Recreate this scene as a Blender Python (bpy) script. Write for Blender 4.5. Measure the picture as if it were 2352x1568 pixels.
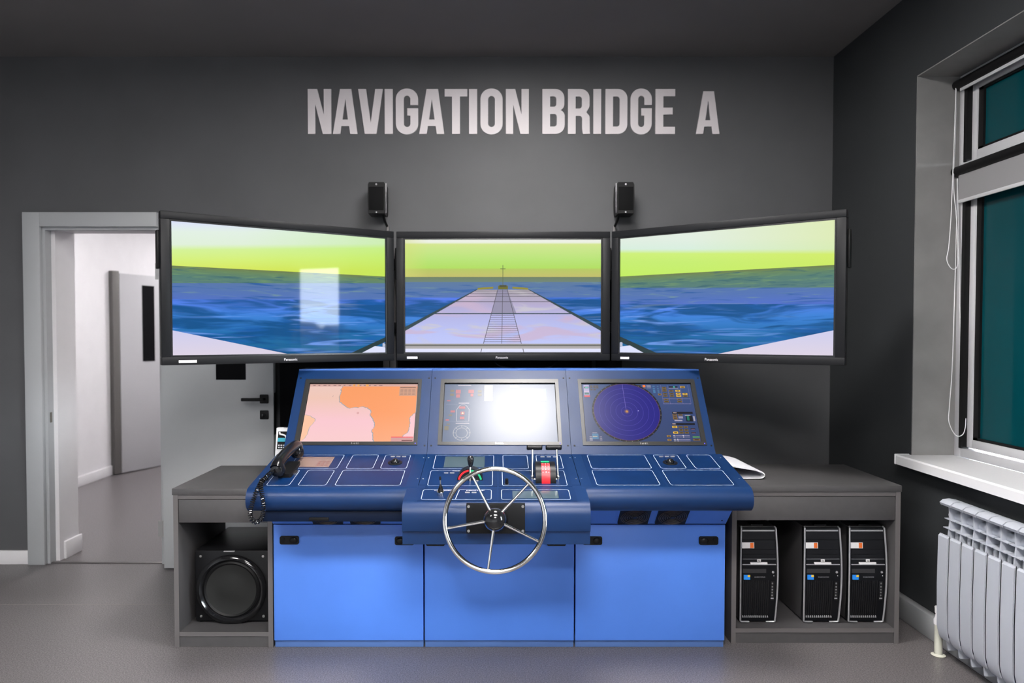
import bpy, bmesh, math, random
from mathutils import Vector, Matrix
random.seed(7)
R = math.radians
SC = bpy.context.scene
COL = SC.collection
for o in list(bpy.data.objects):
    bpy.data.objects.remove(o)

# ------------------------------------------------------------------ camera
cd = bpy.data.cameras.new('camera')
cam = bpy.data.objects.new('camera', cd)
COL.objects.link(cam)
cam.location = (0, 0, 1.45)
cam.rotation_euler = (R(90 - 1.5), 0, 0)
cd.sensor_width = 36.0
cd.lens = 1640.0 / 2352.0 * 36.0
cd.shift_x = (1176 - 1138) / 2352.0
cd.shift_y = (814.94 - 784) / 2352.0
cd.clip_start = 0.05
cd.dof.use_dof = True
cd.dof.focus_distance = 3.1
cd.dof.aperture_fstop = 2.0
SC.camera = cam

# ------------------------------------------------------------------ world, exposure
SKY = 75.0
LAMP = 66.0
HALL_LAMP = 38.0
wd = bpy.data.worlds.new('sky')
SC.world = wd
wd.use_nodes = True
nt = wd.node_tree
bg = nt.nodes['Background']
bg.inputs['Strength'].default_value = SKY
tc = nt.nodes.new('ShaderNodeTexCoord')
sx = nt.nodes.new('ShaderNodeSeparateXYZ')
rp = nt.nodes.new('ShaderNodeValToRGB')
rp.color_ramp.elements[0].position = 0.47
rp.color_ramp.elements[0].color = (0.10, 0.11, 0.12, 1)
rp.color_ramp.elements[1].position = 0.515
rp.color_ramp.elements[1].color = (0.88, 0.94, 1.0, 1)
mm = nt.nodes.new('ShaderNodeMath'); mm.operation = 'MULTIPLY_ADD'
mm.inputs[1].default_value = 0.5; mm.inputs[2].default_value = 0.5
nt.links.new(tc.outputs['Generated'], sx.inputs[0])
nt.links.new(sx.outputs['Z'], mm.inputs[0])
nt.links.new(mm.outputs[0], rp.inputs[0])
nt.links.new(rp.outputs[0], bg.inputs['Color'])
SC.view_settings.view_transform = 'Standard'
SC.view_settings.look = 'None'
SC.view_settings.exposure = 0.0
SC.view_settings.gamma = 1.0
SC.view_settings.use_curve_mapping = False
SC.cycles.use_denoising = True
SC.cycles.max_bounces = 8
SC.cycles.diffuse_bounces = 5
SC.cycles.glossy_bounces = 4
SC.cycles.sample_clamp_indirect = 6.0
SC.cycles.caustics_reflective = False
SC.cycles.caustics_refractive = False

# ------------------------------------------------------------------ materials
def lin(c):
    c = c / 255.0
    return c / 12.92 if c <= 0.04045 else ((c + 0.055) / 1.055) ** 2.4
def S(r, g, b):
    return (lin(r), lin(g), lin(b), 1.0)
MATS = {}
def M(name, col, rough=0.5, metal=0.0, spec=0.5, var=0.0, vscale=6.0, bump=0.0, bscale=200.0, emit=None, estr=1.0, coat=0.0, rvar=0.0):
    if name in MATS:
        return MATS[name]
    m = bpy.data.materials.new(name); m.use_nodes = True
    t = m.node_tree; b = t.nodes['Principled BSDF']
    b.inputs['Base Color'].default_value = col
    b.inputs['Roughness'].default_value = rough
    b.inputs['Metallic'].default_value = metal
    b.inputs['Specular IOR Level'].default_value = spec
    b.inputs['Coat Weight'].default_value = coat
    b.inputs['Coat Roughness'].default_value = 0.08
    if var or rvar or bump:
        tx = t.nodes.new('ShaderNodeTexCoord')
    if var:
        n = t.nodes.new('ShaderNodeTexNoise'); n.inputs['Scale'].default_value = vscale; n.inputs['Detail'].default_value = 4
        t.links.new(tx.outputs['Object'], n.inputs['Vector'])
        cr = t.nodes.new('ShaderNodeValToRGB')
        cr.color_ramp.elements[0].position = 0.3; cr.color_ramp.elements[1].position = 0.7
        cr.color_ramp.elements[0].color = tuple(c * (1 - var) for c in col[:3]) + (1,)
        cr.color_ramp.elements[1].color = tuple(min(1, c * (1 + var)) for c in col[:3]) + (1,)
        t.links.new(n.outputs['Fac'], cr.inputs[0]); t.links.new(cr.outputs[0], b.inputs['Base Color'])
    if rvar:
        n = t.nodes.new('ShaderNodeTexNoise'); n.inputs['Scale'].default_value = 3.0; n.inputs['Detail'].default_value = 5
        t.links.new(tx.outputs['Object'], n.inputs['Vector'])
        mr = t.nodes.new('ShaderNodeMapRange')
        mr.inputs['From Min'].default_value = 0.3; mr.inputs['From Max'].default_value = 0.7
        mr.inputs['To Min'].default_value = max(0.02, rough - rvar); mr.inputs['To Max'].default_value = min(1, rough + rvar)
        t.links.new(n.outputs['Fac'], mr.inputs['Value']); t.links.new(mr.outputs[0], b.inputs['Roughness'])
    if bump:
        n = t.nodes.new('ShaderNodeTexNoise'); n.inputs['Scale'].default_value = bscale; n.inputs['Detail'].default_value = 2
        t.links.new(tx.outputs['Object'], n.inputs['Vector'])
        bp = t.nodes.new('ShaderNodeBump'); bp.inputs['Strength'].default_value = bump; bp.inputs['Distance'].default_value = 0.002
        t.links.new(n.outputs['Fac'], bp.inputs['Height']); t.links.new(bp.outputs[0], b.inputs['Normal'])
    if emit:
        b.inputs['Emission Color'].default_value = emit
        b.inputs['Emission Strength'].default_value = estr
    MATS[name] = m
    return m

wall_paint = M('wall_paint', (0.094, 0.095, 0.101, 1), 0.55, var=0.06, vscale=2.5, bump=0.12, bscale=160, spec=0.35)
wall_dark = M('wall_paint_shaded', (0.034, 0.037, 0.040, 1), 0.55, var=0.06, vscale=2.5, bump=0.12, bscale=160, spec=0.35)  # wall colour darkened to carry the right wall's dimmer light
ceil_paint = M('ceiling_paint', (0.155, 0.147, 0.147, 1), 0.8, var=0.05, vscale=1.5)
white_paint = M('white_paint', (0.78, 0.77, 0.79, 1), 0.6, var=0.02)
white_gloss = M('white_gloss', (0.80, 0.80, 0.82, 1), 0.25)
plaster_grey = M('plaster_grey', (0.20, 0.197, 0.195, 1), 0.7, var=0.12, vscale=5, bump=0.2, bscale=60)
frame_grey = M('frame_grey', (0.43, 0.445, 0.46, 1), 0.4)
door_grey = M('door_grey', (0.43, 0.445, 0.46, 1), 0.45, var=0.03, vscale=3)
black_matt = M('black_matt', (0.005, 0.005, 0.0055, 1), 0.5, spec=0.22)
black_gloss = M('black_gloss', (0.008, 0.008, 0.009, 1), 0.12)
black_void = M('black_panel', (0.004, 0.004, 0.005, 1), 0.9, spec=0.1)
black_plastic = M('black_plastic', (0.006, 0.006, 0.007, 1), 0.38, spec=0.25, bump=0.05, bscale=400)
chrome = M('chrome', (0.80, 0.78, 0.76, 1), 0.10, 1.0)
steel = M('brushed_steel', (0.55, 0.54, 0.52, 1), 0.28, 1.0)
silver = M('silver_plastic', (0.50, 0.50, 0.52, 1), 0.35, 0.6)
navy = M('navy_paint', (0.0026, 0.023, 0.090, 1), 0.40, spec=0.36, var=0.08, vscale=5, bump=0.06, bscale=500, rvar=0.05)
navy_ins = M('navy_inset', (0.0014, 0.0185, 0.078, 1), 0.38, spec=0.3, var=0.12, vscale=9)
blue = M('blue_paint', (0.085, 0.235, 0.78, 1), 0.42, var=0.03, vscale=4, bump=0.08, bscale=450, rvar=0.04)
cab_grey = M('laminate_grey', (0.070, 0.067, 0.069, 1), 0.42, var=0.05, vscale=30, bump=0.05, bscale=300)
cab_edge = M('laminate_edge', (0.12, 0.112, 0.112, 1), 0.4)
line_white = M('print_white', (0.42, 0.49, 0.62, 1), 0.5)
text_white = M('lettering_white', (0.80, 0.75, 0.77, 1), 0.5)
white_sticker = M('white_sticker', (0.85, 0.84, 0.85, 1), 0.5)
orange_sticker = M('orange_sticker', (0.85, 0.17, 0.02, 1), 0.5)
blue_sticker = M('blue_sticker', (0.02, 0.25, 0.80, 1), 0.4)
yellow_sticker = M('yellow_sticker', (0.85, 0.55, 0.05, 1), 0.4)
red_plastic = M('red_plastic', (0.70, 0.012, 0.02, 1), 0.4)
green_plastic = M('green_plastic', (0.01, 0.40, 0.16, 1), 0.4)
lcd_grey = M('lcd_grey', (0.055, 0.085, 0.10, 1), 0.12)
lcd_brown = M('lcd_brown', (0.22, 0.15, 0.13, 1), 0.2)
tv_bezel = M('tv_bezel', (0.010, 0.0105, 0.012, 1), 0.42, spec=0.16, bump=0.03, bscale=500)
tv_inner = M('tv_inner_bezel', (0.006, 0.006, 0.007, 1), 0.25)
mon_bezel = M('monitor_bezel', (0.022, 0.022, 0.022, 1), 0.33)
rad_white = M('radiator_white', (0.46, 0.485, 0.54, 1), 0.3)
rad_gap_shade = M('radiator_gap_shade', (0.03, 0.04, 0.09, 1), 0.6)
pipe_paint = M('pipe_paint', (0.55, 0.55, 0.47, 1), 0.5)
cord_white = M('cord_white', (0.75, 0.75, 0.77, 1), 0.6)
blind_grey = M('blind_grey', (0.25, 0.245, 0.255, 1), 0.7)
teal_film = M('teal_film', (0.001, 0.048, 0.060, 1), 0.06, var=0.15, vscale=1.2, spec=0.3)
paper = M('paper', (0.78, 0.78, 0.82, 1), 0.7, var=0.02)
cone_dark = M('cone_dark', (0.006, 0.0065, 0.006, 1), 0.6)
bronze_grey = M('grille_bronze', (0.085, 0.066, 0.05, 1), 0.35, 0.4)
cyan_lcd = M('cyan_display', (0.02, 0.25, 0.30, 1), 0.3, emit=S(70, 150, 175), estr=0.5)
led_blue = M('led_blue', (0.02, 0.02, 0.3, 1), 0.3, emit=(0.12, 0.10, 1, 1), estr=1.2)
brass = M('brass', (0.55, 0.36, 0.08, 1), 0.35, 1.0)
lamp_mat = M('lamp_diffuser', (0.9, 0.9, 0.9, 1), 0.5, emit=(1.0, 0.965, 0.94, 1), estr=LAMP)
hall_lamp_mat = M('hall_lamp_diffuser', (0.9, 0.9, 0.9, 1), 0.5, emit=(1.0, 0.965, 0.96, 1), estr=HALL_LAMP)

def floor_material():
    m = bpy.data.materials.new('vinyl_floor'); m.use_nodes = True
    t = m.node_tree; b = t.nodes['Principled BSDF']
    tx = t.nodes.new('ShaderNodeTexCoord')
    n1 = t.nodes.new('ShaderNodeTexNoise'); n1.inputs['Scale'].default_value = 170; n1.inputs['Detail'].default_value = 3
    for n in (n1,): t.links.new(tx.outputs['Object'], n.inputs['Vector'])
    r1 = t.nodes.new('ShaderNodeValToRGB')
    r1.color_ramp.elements[0].position = 0.36; r1.color_ramp.elements[0].color = (0.074, 0.067, 0.069, 1)
    r1.color_ramp.elements[1].position = 0.66; r1.color_ramp.elements[1].color = (0.195, 0.178, 0.183, 1)
    t.links.new(n1.outputs['Fac'], r1.inputs[0]); t.links.new(r1.outputs[0], b.inputs['Base Color'])
    b.inputs['Roughness'].default_value = 0.33
    bp = t.nodes.new('ShaderNodeBump'); bp.inputs['Strength'].default_value = 0.15; bp.inputs['Distance'].default_value = 0.001
    t.links.new(n1.outputs['Fac'], bp.inputs['Height'])
    t.links.new(bp.outputs[0], b.inputs['Normal'])
    return m
vinyl = floor_material()
seam_mat = M('weld_seam', (0.22, 0.20, 0.19, 1), 0.5)

def glass_material():
    m = bpy.data.materials.new('clear_glass'); m.use_nodes = True
    t = m.node_tree; out = t.nodes['Material Output']; t.nodes.remove(t.nodes['Principled BSDF'])
    tr = t.nodes.new('ShaderNodeBsdfTransparent'); tr.inputs[0].default_value = (0.95, 0.97, 0.97, 1)
    gl = t.nodes.new('ShaderNodeBsdfGlossy'); gl.inputs['Roughness'].default_value = 0.02
    fr = t.nodes.new('ShaderNodeFresnel'); fr.inputs[0].default_value = 1.45
    mx = t.nodes.new('ShaderNodeMixShader')
    t.links.new(fr.outputs[0], mx.inputs[0]); t.links.new(tr.outputs[0], mx.inputs[1]); t.links.new(gl.outputs[0], mx.inputs[2])
    t.links.new(mx.outputs[0], out.inputs[0])
    return m
clear_glass = glass_material()

# screen materials: emission colour, dark glossy glass in front
def scr_base(name, spec=0.5, rough=0.06):
    m = bpy.data.materials.new(name); m.use_nodes = True
    b = m.node_tree.nodes['Principled BSDF']
    b.inputs['Base Color'].default_value = (0.004, 0.004, 0.005, 1)
    b.inputs['Roughness'].default_value = rough
    b.inputs['Specular IOR Level'].default_value = spec
    b.inputs['Emission Strength'].default_value = 1.0
    return m, m.node_tree, b
SCR = {}
def scr(rgb, k='tv'):
    key = (k,) + tuple(rgb)
    if key not in SCR:
        m, t, b = scr_base('%s_screen_flat' % k, *( (0.10, 0.035) if k == 'tv' else (0.34, 0.275)))
        b.inputs['Emission Color'].default_value = S(*rgb)
        SCR[key] = m
    return SCR[key]
def scr_band(name, slope, stops, hue=None, noise=None):
    """ramp along t = v + slope*u; hue = (rgb, u0, u1) mixed in along u; noise = list of (su, sv, lo, hi, rgb, amount)"""
    m, t, b = scr_base(name, 0.10, 0.035)
    uv = t.nodes.new('ShaderNodeUVMap')
    sp = t.nodes.new('ShaderNodeSeparateXYZ'); t.links.new(uv.outputs[0], sp.inputs[0])
    ma = t.nodes.new('ShaderNodeMath'); ma.operation = 'MULTIPLY_ADD'; ma.inputs[1].default_value = slope
    t.links.new(sp.outputs['X'], ma.inputs[0]); t.links.new(sp.outputs['Y'], ma.inputs[2])
    cr = t.nodes.new('ShaderNodeValToRGB')
    el = cr.color_ramp.elements
    while len(el) < len(stops): el.new(0.5)
    for e, (p, c) in zip(el, stops):
        e.position = p; e.color = S(*c)
    t.links.new(ma.outputs[0], cr.inputs[0])
    cur = cr.outputs[0]
    if hue:
        mr = t.nodes.new('ShaderNodeMapRange'); mr.inputs['From Min'].default_value = hue[1]; mr.inputs['From Max'].default_value = hue[2]
        mr.inputs['To Max'].default_value = hue[3]
        t.links.new(sp.outputs['X'], mr.inputs['Value'])
        mx = t.nodes.new('ShaderNodeMixRGB'); mx.inputs[2].default_value = S(*hue[0])
        t.links.new(mr.outputs[0], mx.inputs[0]); t.links.new(cur, mx.inputs[1]); cur = mx.outputs[0]
    for i, (su, sv, lo, hi, rgb, amt) in enumerate(noise or []):
        mp = t.nodes.new('ShaderNodeMapping'); mp.inputs['Scale'].default_value = (su, sv, 1); mp.inputs['Location'].default_value = (i * 3.1 + len(name), i * 1.7, 0)
        mp.inputs['Rotation'].default_value = (0, 0, 0.0)
        t.links.new(uv.outputs[0], mp.inputs[0])
        nz = t.nodes.new('ShaderNodeTexNoise'); nz.inputs['Scale'].default_value = 1.0; nz.inputs['Detail'].default_value = 3.5; nz.inputs['Distortion'].default_value = 0.8
        t.links.new(mp.outputs[0], nz.inputs['Vector'])
        mr = t.nodes.new('ShaderNodeMapRange'); mr.inputs['From Min'].default_value = lo; mr.inputs['From Max'].default_value = hi; mr.inputs['To Max'].default_value = amt
        mr.interpolation_type = 'SMOOTHSTEP'
        t.links.new(nz.outputs['Fac'], mr.inputs['Value'])
        mx = t.nodes.new('ShaderNodeMixRGB'); mx.inputs[2].default_value = S(*rgb)
        t.links.new(mr.outputs[0], mx.inputs[0]); t.links.new(cur, mx.inputs[1]); cur = mx.outputs[0]
    t.links.new(cur, b.inputs['Emission Color'])
    return m

# ------------------------------------------------------------------ mesh builder
ORG = {}
class G:
    def __init__(s):
        s.bm = bmesh.new(); s.mi = 0
    def _fin(s, faces):
        for f in faces: f.material_index = s.mi
        return s
    def box(s, x0, x1, y0, y1, z0, z1, bev=0, seg=2):
        r = bmesh.ops.create_cube(s.bm, size=1.0)
        vs = r['verts']
        for v in vs:
            v.co = Vector(((x0 + x1) / 2 + v.co.x * (x1 - x0), (y0 + y1) / 2 + v.co.y * (y1 - y0), (z0 + z1) / 2 + v.co.z * (z1 - z0)))
        fs = set(f for v in vs for f in v.link_faces)
        if bev:
            es = list(set(e for v in vs for e in v.link_edges))
            rr = bmesh.ops.bevel(s.bm, geom=es, offset=bev, segments=seg, profile=0.5, affect='EDGES')
            fs = set(f for v in rr['verts'] for f in v.link_faces) | set(f for f in fs if f.is_valid)
        return s._fin(fs)
    def poly(s, pts, uvs=None):
        vs = [s.bm.verts.new(Vector(p)) for p in pts]
        f = s.bm.faces.new(vs); f.material_index = s.mi
        if uvs:
            l = s.bm.loops.layers.uv.verify()
            for lp, u in zip(f.loops, uvs): lp[l].uv = u
        return s
    def prism(s, pts, d):
        """extrude closed planar loop by vector d"""
        d = Vector(d)
        a = [s.bm.verts.new(Vector(p)) for p in pts]; b = [s.bm.verts.new(Vector(p) + d) for p in pts]
        fs = [s.bm.faces.new(a), s.bm.faces.new(b[::-1])]
        n = len(a)
        for i in range(n): fs.append(s.bm.faces.new((a[i], b[i], b[(i + 1) % n], a[(i + 1) % n])))
        bmesh.ops.recalc_face_normals(s.bm, faces=fs)
        return s._fin(fs)
    def prismx(s, yz, x0, x1):
        return s.prism([(x0, y, z) for y, z in yz], (x1 - x0, 0, 0))
    def lathe(s, prof, base, axis, n=24):
        """prof: list of (radius, height) from base along axis"""
        ax = Vector(axis).normalized()
        t = Vector((0, 0, 1)) if abs(ax.z) < 0.9 else Vector((1, 0, 0))
        u = ax.cross(t).normalized(); v = ax.cross(u)
        base = Vector(base); rings = []
        for r, h in prof:
            c = base + ax * h
            if r < 1e-6: rings.append([s.bm.verts.new(c)])
            else: rings.append([s.bm.verts.new(c + (u * math.cos(2 * math.pi * i / n) + v * math.sin(2 * math.pi * i / n)) * r) for i in range(n)])
        fs = []
        for a, b in zip(rings, rings[1:]):
            for i in range(n):
                j = (i + 1) % n
                if len(a) == 1 and len(b) == 1: continue
                if len(a) == 1: fs.append(s.bm.faces.new((a[0], b[j], b[i])))
                elif len(b) == 1: fs.append(s.bm.faces.new((a[i], a[j], b[0])))
                else: fs.append(s.bm.faces.new((a[i], a[j], b[j], b[i])))
        bmesh.ops.recalc_face_normals(s.bm, faces=fs)
        return s._fin(fs)
    def cyl(s, p0, p1, r, n=20, r2=None):
        p0 = Vector(p0); p1 = Vector(p1); L = (p1 - p0).length
        return s.lathe([(0, 0), (r, 0), (r if r2 is None else r2, L), (0, L)], p0, p1 - p0, n)
    def tube(s, path, r, n=8, closed=False):
        P = [Vector(p) for p in path]; m = len(P); rings = []
        up = None
        for i in range(m):
            a = P[(i - 1) % m] if (closed or i > 0) else P[i]
            b = P[(i + 1) % m] if (closed or i < m - 1) else P[i]
            t = (b - a).normalized()
            if up is None:
                up = t.orthogonal().normalized()
            else:
                up = (up - t * up.dot(t))
                up = up.normalized() if up.length > 1e-6 else t.orthogonal().normalized()
            w = t.cross(up)
            rad = r[i] if isinstance(r, (list, tuple)) else r
            rings.append([s.bm.verts.new(P[i] + (up * math.cos(2 * math.pi * k / n) + w * math.sin(2 * math.pi * k / n)) * rad) for k in range(n)])
        fs = []
        for i in range(m if closed else m - 1):
            a = rings[i]; b = rings[(i + 1) % m]
            for k in range(n): fs.append(s.bm.faces.new((a[k], a[(k + 1) % n], b[(k + 1) % n], b[k])))
        if not closed:
            fs.append(s.bm.faces.new(rings[0][::-1])); fs.append(s.bm.faces.new(rings[-1]))
        bmesh.ops.recalc_face_normals(s.bm, faces=fs)
        return s._fin(fs)
    def ball(s, c, rx, ry=None, rz=None, n=16):
        ry = rx if ry is None else ry; rz = rx if rz is None else rz
        r = bmesh.ops.create_uvsphere(s.bm, u_segments=n, v_segments=max(8, n // 2), radius=1)
        for v in r['verts']: v.co = Vector((c[0] + v.co.x * rx, c[1] + v.co.y * ry, c[2] + v.co.z * rz))
        return s._fin(set(f for v in r['verts'] for f in v.link_faces))
    def xf(s, mat):
        bmesh.ops.transform(s.bm, matrix=mat, verts=s.bm.verts); return s
    def obj(s, name, mats, parent=None, org=None, smooth=True, label=None):
        me = bpy.data.meshes.new(name)
        off = Vector(org) if org is not None else (Vector(ORG[parent.name]) if parent else Vector((0, 0, 0)))
        bmesh.ops.translate(s.bm, verts=s.bm.verts, vec=-off)
        s.bm.to_mesh(me); s.bm.free()
        for m in (mats if isinstance(mats, (list, tuple)) else [mats]): me.materials.append(m)
        if smooth:
            me.shade_smooth(); me.set_sharp_from_angle(angle=R(38))
        o = bpy.data.objects.new(name, me); COL.objects.link(o)
        if parent:
            o.parent = parent
        else:
            o.location = off
        ORG[o.name] = tuple(off)
        if label: o['label'] = label
        return o
def tag(o, label, cat, group=None, kind=None):
    o['label'] = label; o['category'] = cat
    if group: o['group'] = group
    if kind: o['kind'] = kind
    return o
def thing(name, label, cat, loc, group=None, rotz=0, local=False):
    o = bpy.data.objects.new(name, None); COL.objects.link(o)
    o.empty_display_size = 0.05
    o.location = loc; o.rotation_euler = (0, 0, rotz)
    ORG[o.name] = (0, 0, 0) if local else tuple(loc)
    return tag(o, label, cat, group)
def struct(o, label, cat):
    return tag(o, label, cat, kind='structure')
def copy_tree(o, dx, label, group=None):
    c = o.copy(); COL.objects.link(c); c.location = o.location + Vector(dx); c['label'] = label
    if group: c['group'] = group
    for ch in o.children:
        k = ch.copy(); COL.objects.link(k); k.parent = c
        for g in ch.children:
            q = g.copy(); COL.objects.link(q); q.parent = k
    return c
def shape_mesh(loops, depth):
    cu = bpy.data.curves.new('tmp', 'CURVE'); cu.dimensions = '2D'; cu.fill_mode = 'BOTH'; cu.extrude = depth / 2
    for lp in loops:
        sp = cu.splines.new('POLY'); sp.points.add(len(lp) - 1)
        for p, q in zip(sp.points, lp): p.co = (q[0], q[1], 0, 1)
        sp.use_cyclic_u = True
    o = bpy.data.objects.new('tmp', cu); COL.objects.link(o)
    dg = bpy.context.evaluated_depsgraph_get()
    me = bpy.data.meshes.new_from_object(o.evaluated_get(dg))
    bpy.data.objects.remove(o); bpy.data.curves.remove(cu)
    return me
def text_mesh(txt, size, depth=0.0004, squeeze=1.0, align='CENTER'):
    cu = bpy.data.curves.new('tmp', 'FONT'); cu.body = txt; cu.size = size; cu.extrude = depth; cu.align_x = align; cu.align_y = 'CENTER'
    cu.resolution_u = 2
    o = bpy.data.objects.new('tmp', cu); COL.objects.link(o)
    dg = bpy.context.evaluated_depsgraph_get()
    me = bpy.data.meshes.new_from_object(o.evaluated_get(dg))
    bpy.data.objects.remove(o); bpy.data.curves.remove(cu)
    if squeeze != 1.0: me.transform(Matrix.Diagonal((squeeze, 1, 1, 1)))
    return me
def place_mesh(me, name, mat, parent, matrix, label=None):
    """matrix is in world space (or local space when parent is local)"""
    me.transform(matrix)
    off = Vector(ORG[parent.name]) if parent else Vector((0, 0, 0))
    me.transform(Matrix.Translation(-off))
    me.materials.clear(); me.materials.append(mat); me.name = name
    o = bpy.data.objects.new(name, me); COL.objects.link(o)
    if parent: o.parent = parent
    ORG[o.name] = tuple(off)
    if label: o['label'] = label
    return o
def frame(o, x, y, z):
    """matrix with columns x,y,z axes at o"""
    m = Matrix.Identity(4)
    for i, a in enumerate((x, y, z)):
        a = Vector(a).normalized()
        for j in range(3): m[j][i] = a[j]
    for j in range(3): m[j][3] = o[j]
    return m
def arc(cx, cy, r, a0, a1, n=6):
    return [(cx + r * math.cos(R(a0 + (a1 - a0) * i / n)), cy + r * math.sin(R(a0 + (a1 - a0) * i / n))) for i in range(n + 1)]
def rrect(x0, x1, y0, y1, r, n=5):
    return arc(x1 - r, y1 - r, r, 0, 90, n) + arc(x0 + r, y1 - r, r, 90, 180, n) + arc(x0 + r, y0 + r, r, 180, 270, n) + arc(x1 - r, y0 + r, r, 270, 360, n)

# ------------------------------------------------------------------ the room
WY = 4.52          # back wall
WX = 2.12          # right wall
LX = -3.9          # left wall
FY = -4.6          # wall behind the camera
CZ = 3.20          # ceiling
g = G().box(-5.5, WX + 0.35, FY - 0.2, 10.2, -0.08, 0)
floor = struct(g.obj('floor', vinyl, smooth=False), 'grey brown speckled vinyl floor running through the doorway', 'floor')
g = G().box(LX, -1.50, 3.822, 3.828, 0.0, 0.0006)
g.obj('weld_seam', seam_mat, floor)
g = G().box(LX - 0.1, WX + 0.4, FY - 0.2, WY + 0.12, CZ, CZ + 0.12)
struct(g.obj('ceiling', ceil_paint, smooth=False), 'dark grey painted ceiling above the lettered wall', 'ceiling')
# back wall with doorway x -2.86..-2.12, top 2.136
DX0, DX1, DZ = -2.86, -2.12, 2.14
g = G().box(LX - 0.1, DX0, WY, WY + 0.12, 0, CZ).box(DX1, WX + 0.4, WY, WY + 0.12, 0, CZ).box(DX0, DX1, WY, WY + 0.12, DZ, CZ)
struct(g.obj('wall_back', wall_paint, smooth=False), 'dark grey painted wall behind the three screens', 'wall')
g = G().box(LX - 0.1, LX, FY - 0.1, WY, 0, CZ)
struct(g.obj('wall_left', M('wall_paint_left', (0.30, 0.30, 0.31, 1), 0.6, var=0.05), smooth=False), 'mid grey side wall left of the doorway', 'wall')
g = G().box(LX - 0.1, WX + 0.4, FY - 0.1, FY, 0, CZ)
struct(g.obj('wall_front', M('wall_paint_pale', (0.78, 0.77, 0.77, 1), 0.6, var=0.05), smooth=False), 'white wall facing the console from behind the camera', 'wall')
# right wall with window opening
WY0, WY1, WZ0, WZ1 = 1.00, 3.63, 0.845, 2.76
T = 0.30
RY0, RY1 = -3.9, -0.6   # second window behind the camera, added for more daylight
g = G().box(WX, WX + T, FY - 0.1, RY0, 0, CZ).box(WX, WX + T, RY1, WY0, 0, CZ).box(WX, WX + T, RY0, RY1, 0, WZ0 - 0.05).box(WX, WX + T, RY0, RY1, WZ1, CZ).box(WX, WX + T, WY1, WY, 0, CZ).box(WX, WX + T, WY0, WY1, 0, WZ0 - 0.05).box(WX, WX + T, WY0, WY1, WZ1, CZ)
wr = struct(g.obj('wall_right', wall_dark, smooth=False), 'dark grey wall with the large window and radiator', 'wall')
g = G().box(WX + 0.002, WX + T, WY1 - 0.006, WY1, WZ0, WZ1).box(WX + 0.002, WX + T, WY0, WY0 + 0.006, WZ0, WZ1).box(WX + 0.002, WX + T, WY0, WY1, WZ1 - 0.006, WZ1)
g.obj('window_reveal', plaster_grey, wr, smooth=False)
# baseboards
g = G().box(LX, DX0 - 0.10, WY - 0.018, WY, 0, 0.088, 0.004)
struct(g.obj('baseboard_back', white_paint), 'white baseboard at the foot of wall left of the doorway', 'baseboard')
g = G().box(WX - 0.045, WX, FY, WY, 0, 0.115, 0.008)
struct(g.obj('baseboard_right', M('skirting_grey', (0.36, 0.37, 0.38, 1), 0.4)), 'pale grey baseboard under the radiator', 'baseboard')
# door casing
g = G()
g.box(DX0 - 0.105, DX0 + 0.003, WY - 0.03, WY, 0, DZ - 0.003 + 0.09, 0.003)
g.box(DX1 - 0.003, DX1 + 0.085, WY - 0.012, WY, 0, DZ + 0.087, 0.003)
g.box(DX0 + 0.003, DX1 - 0.003, WY - 0.03, WY, DZ - 0.003, DZ + 0.087, 0.003)
cas = struct(g.obj('trim_1', frame_grey), 'pale grey door casing around the open doorway', 'trim')
g = G().box(DX0 - 0.01, DX0 + 0.02, WY, WY + 0.06, 0, DZ - 0.003).box(DX0 + 0.02, DX1, WY, WY + 0.06, DZ - 0.02, DZ + 0.01)
g.obj('jamb', frame_grey, cas)
g = G().box(DX0 + 0.02, DX0 + 0.0225, WY + 0.02, WY + 0.04, 0.90, 0.965)
g.obj('strike_plate', M('strike_metal', (0.16, 0.15, 0.13, 1), 0.4, 0.5), cas, label='small dark metal strike plate')
g = G().box(DX0 - 0.02, DX0 + 0.045, WY + 0.06, WY + 0.27, 0, DZ + 0.2).box(DX1 - 0.0, DX1 + 0.05, WY + 0.06, WY + 0.27, 0, DZ + 0.2).box(DX0 + 0.045, DX1, WY + 0.06, WY + 0.27, DZ - 0.005, DZ + 0.2)
struct(g.obj('trim_2', white_paint, smooth=False), 'white plastered doorway lining behind the grey casing', 'trim')
g = G().box(DX0 + 0.045, DX0 + 0.062, WY + 0.10, WY + 0.285, 0, 0.115, 0.004)
struct(g.obj('baseboard_doorway', white_paint), 'short white baseboard wrapping the doorway lining', 'baseboard')
g = G().box(DX0 + 0.02, DX1, WY + 0.005, WY + 0.035, 0.0, 0.006, 0.002)
struct(g.obj('trim_3', M('threshold_metal', (0.13, 0.12, 0.12, 1), 0.35, 0.6)), 'thin metal threshold strip across the doorway', 'trim')

# corridor behind the doorway
CY1 = 9.9
g = G().box(-4.12, -4.02, WY + 0.27, CY1, 0, 2.95)
cwl = struct(g.obj('wall_corridor_left', white_paint, smooth=False), 'white corridor wall seen through the doorway', 'wall')
g = G().box(-4.02, -1.0, CY1, CY1 + 0.1, 0, 2.95)
struct(g.obj('wall_corridor_end', white_paint, smooth=False), 'white wall at the far end of the corridor', 'wall')
g = G().box(-1.0, -0.9, WY + 0.27, CY1, 0, 2.95)
struct(g.obj('wall_corridor_right', white_paint, smooth=False), 'white corridor wall hidden behind the lettered wall', 'wall')
g = G().box(-4.12, DX0, WY + 0.12, WY + 0.27, 0, 2.95).box(DX1, -0.9, WY + 0.12, WY + 0.27, 0, 2.95).box(DX0, DX1, WY + 0.12, WY + 0.27, DZ + 0.2, 2.95)
struct(g.obj('wall_corridor_near', white_paint, smooth=False), 'white corridor face of the doorway wall', 'wall')
g = G().box(-4.12, -0.9, WY + 0.12, CY1 + 0.1, 2.95, 3.05)
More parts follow.
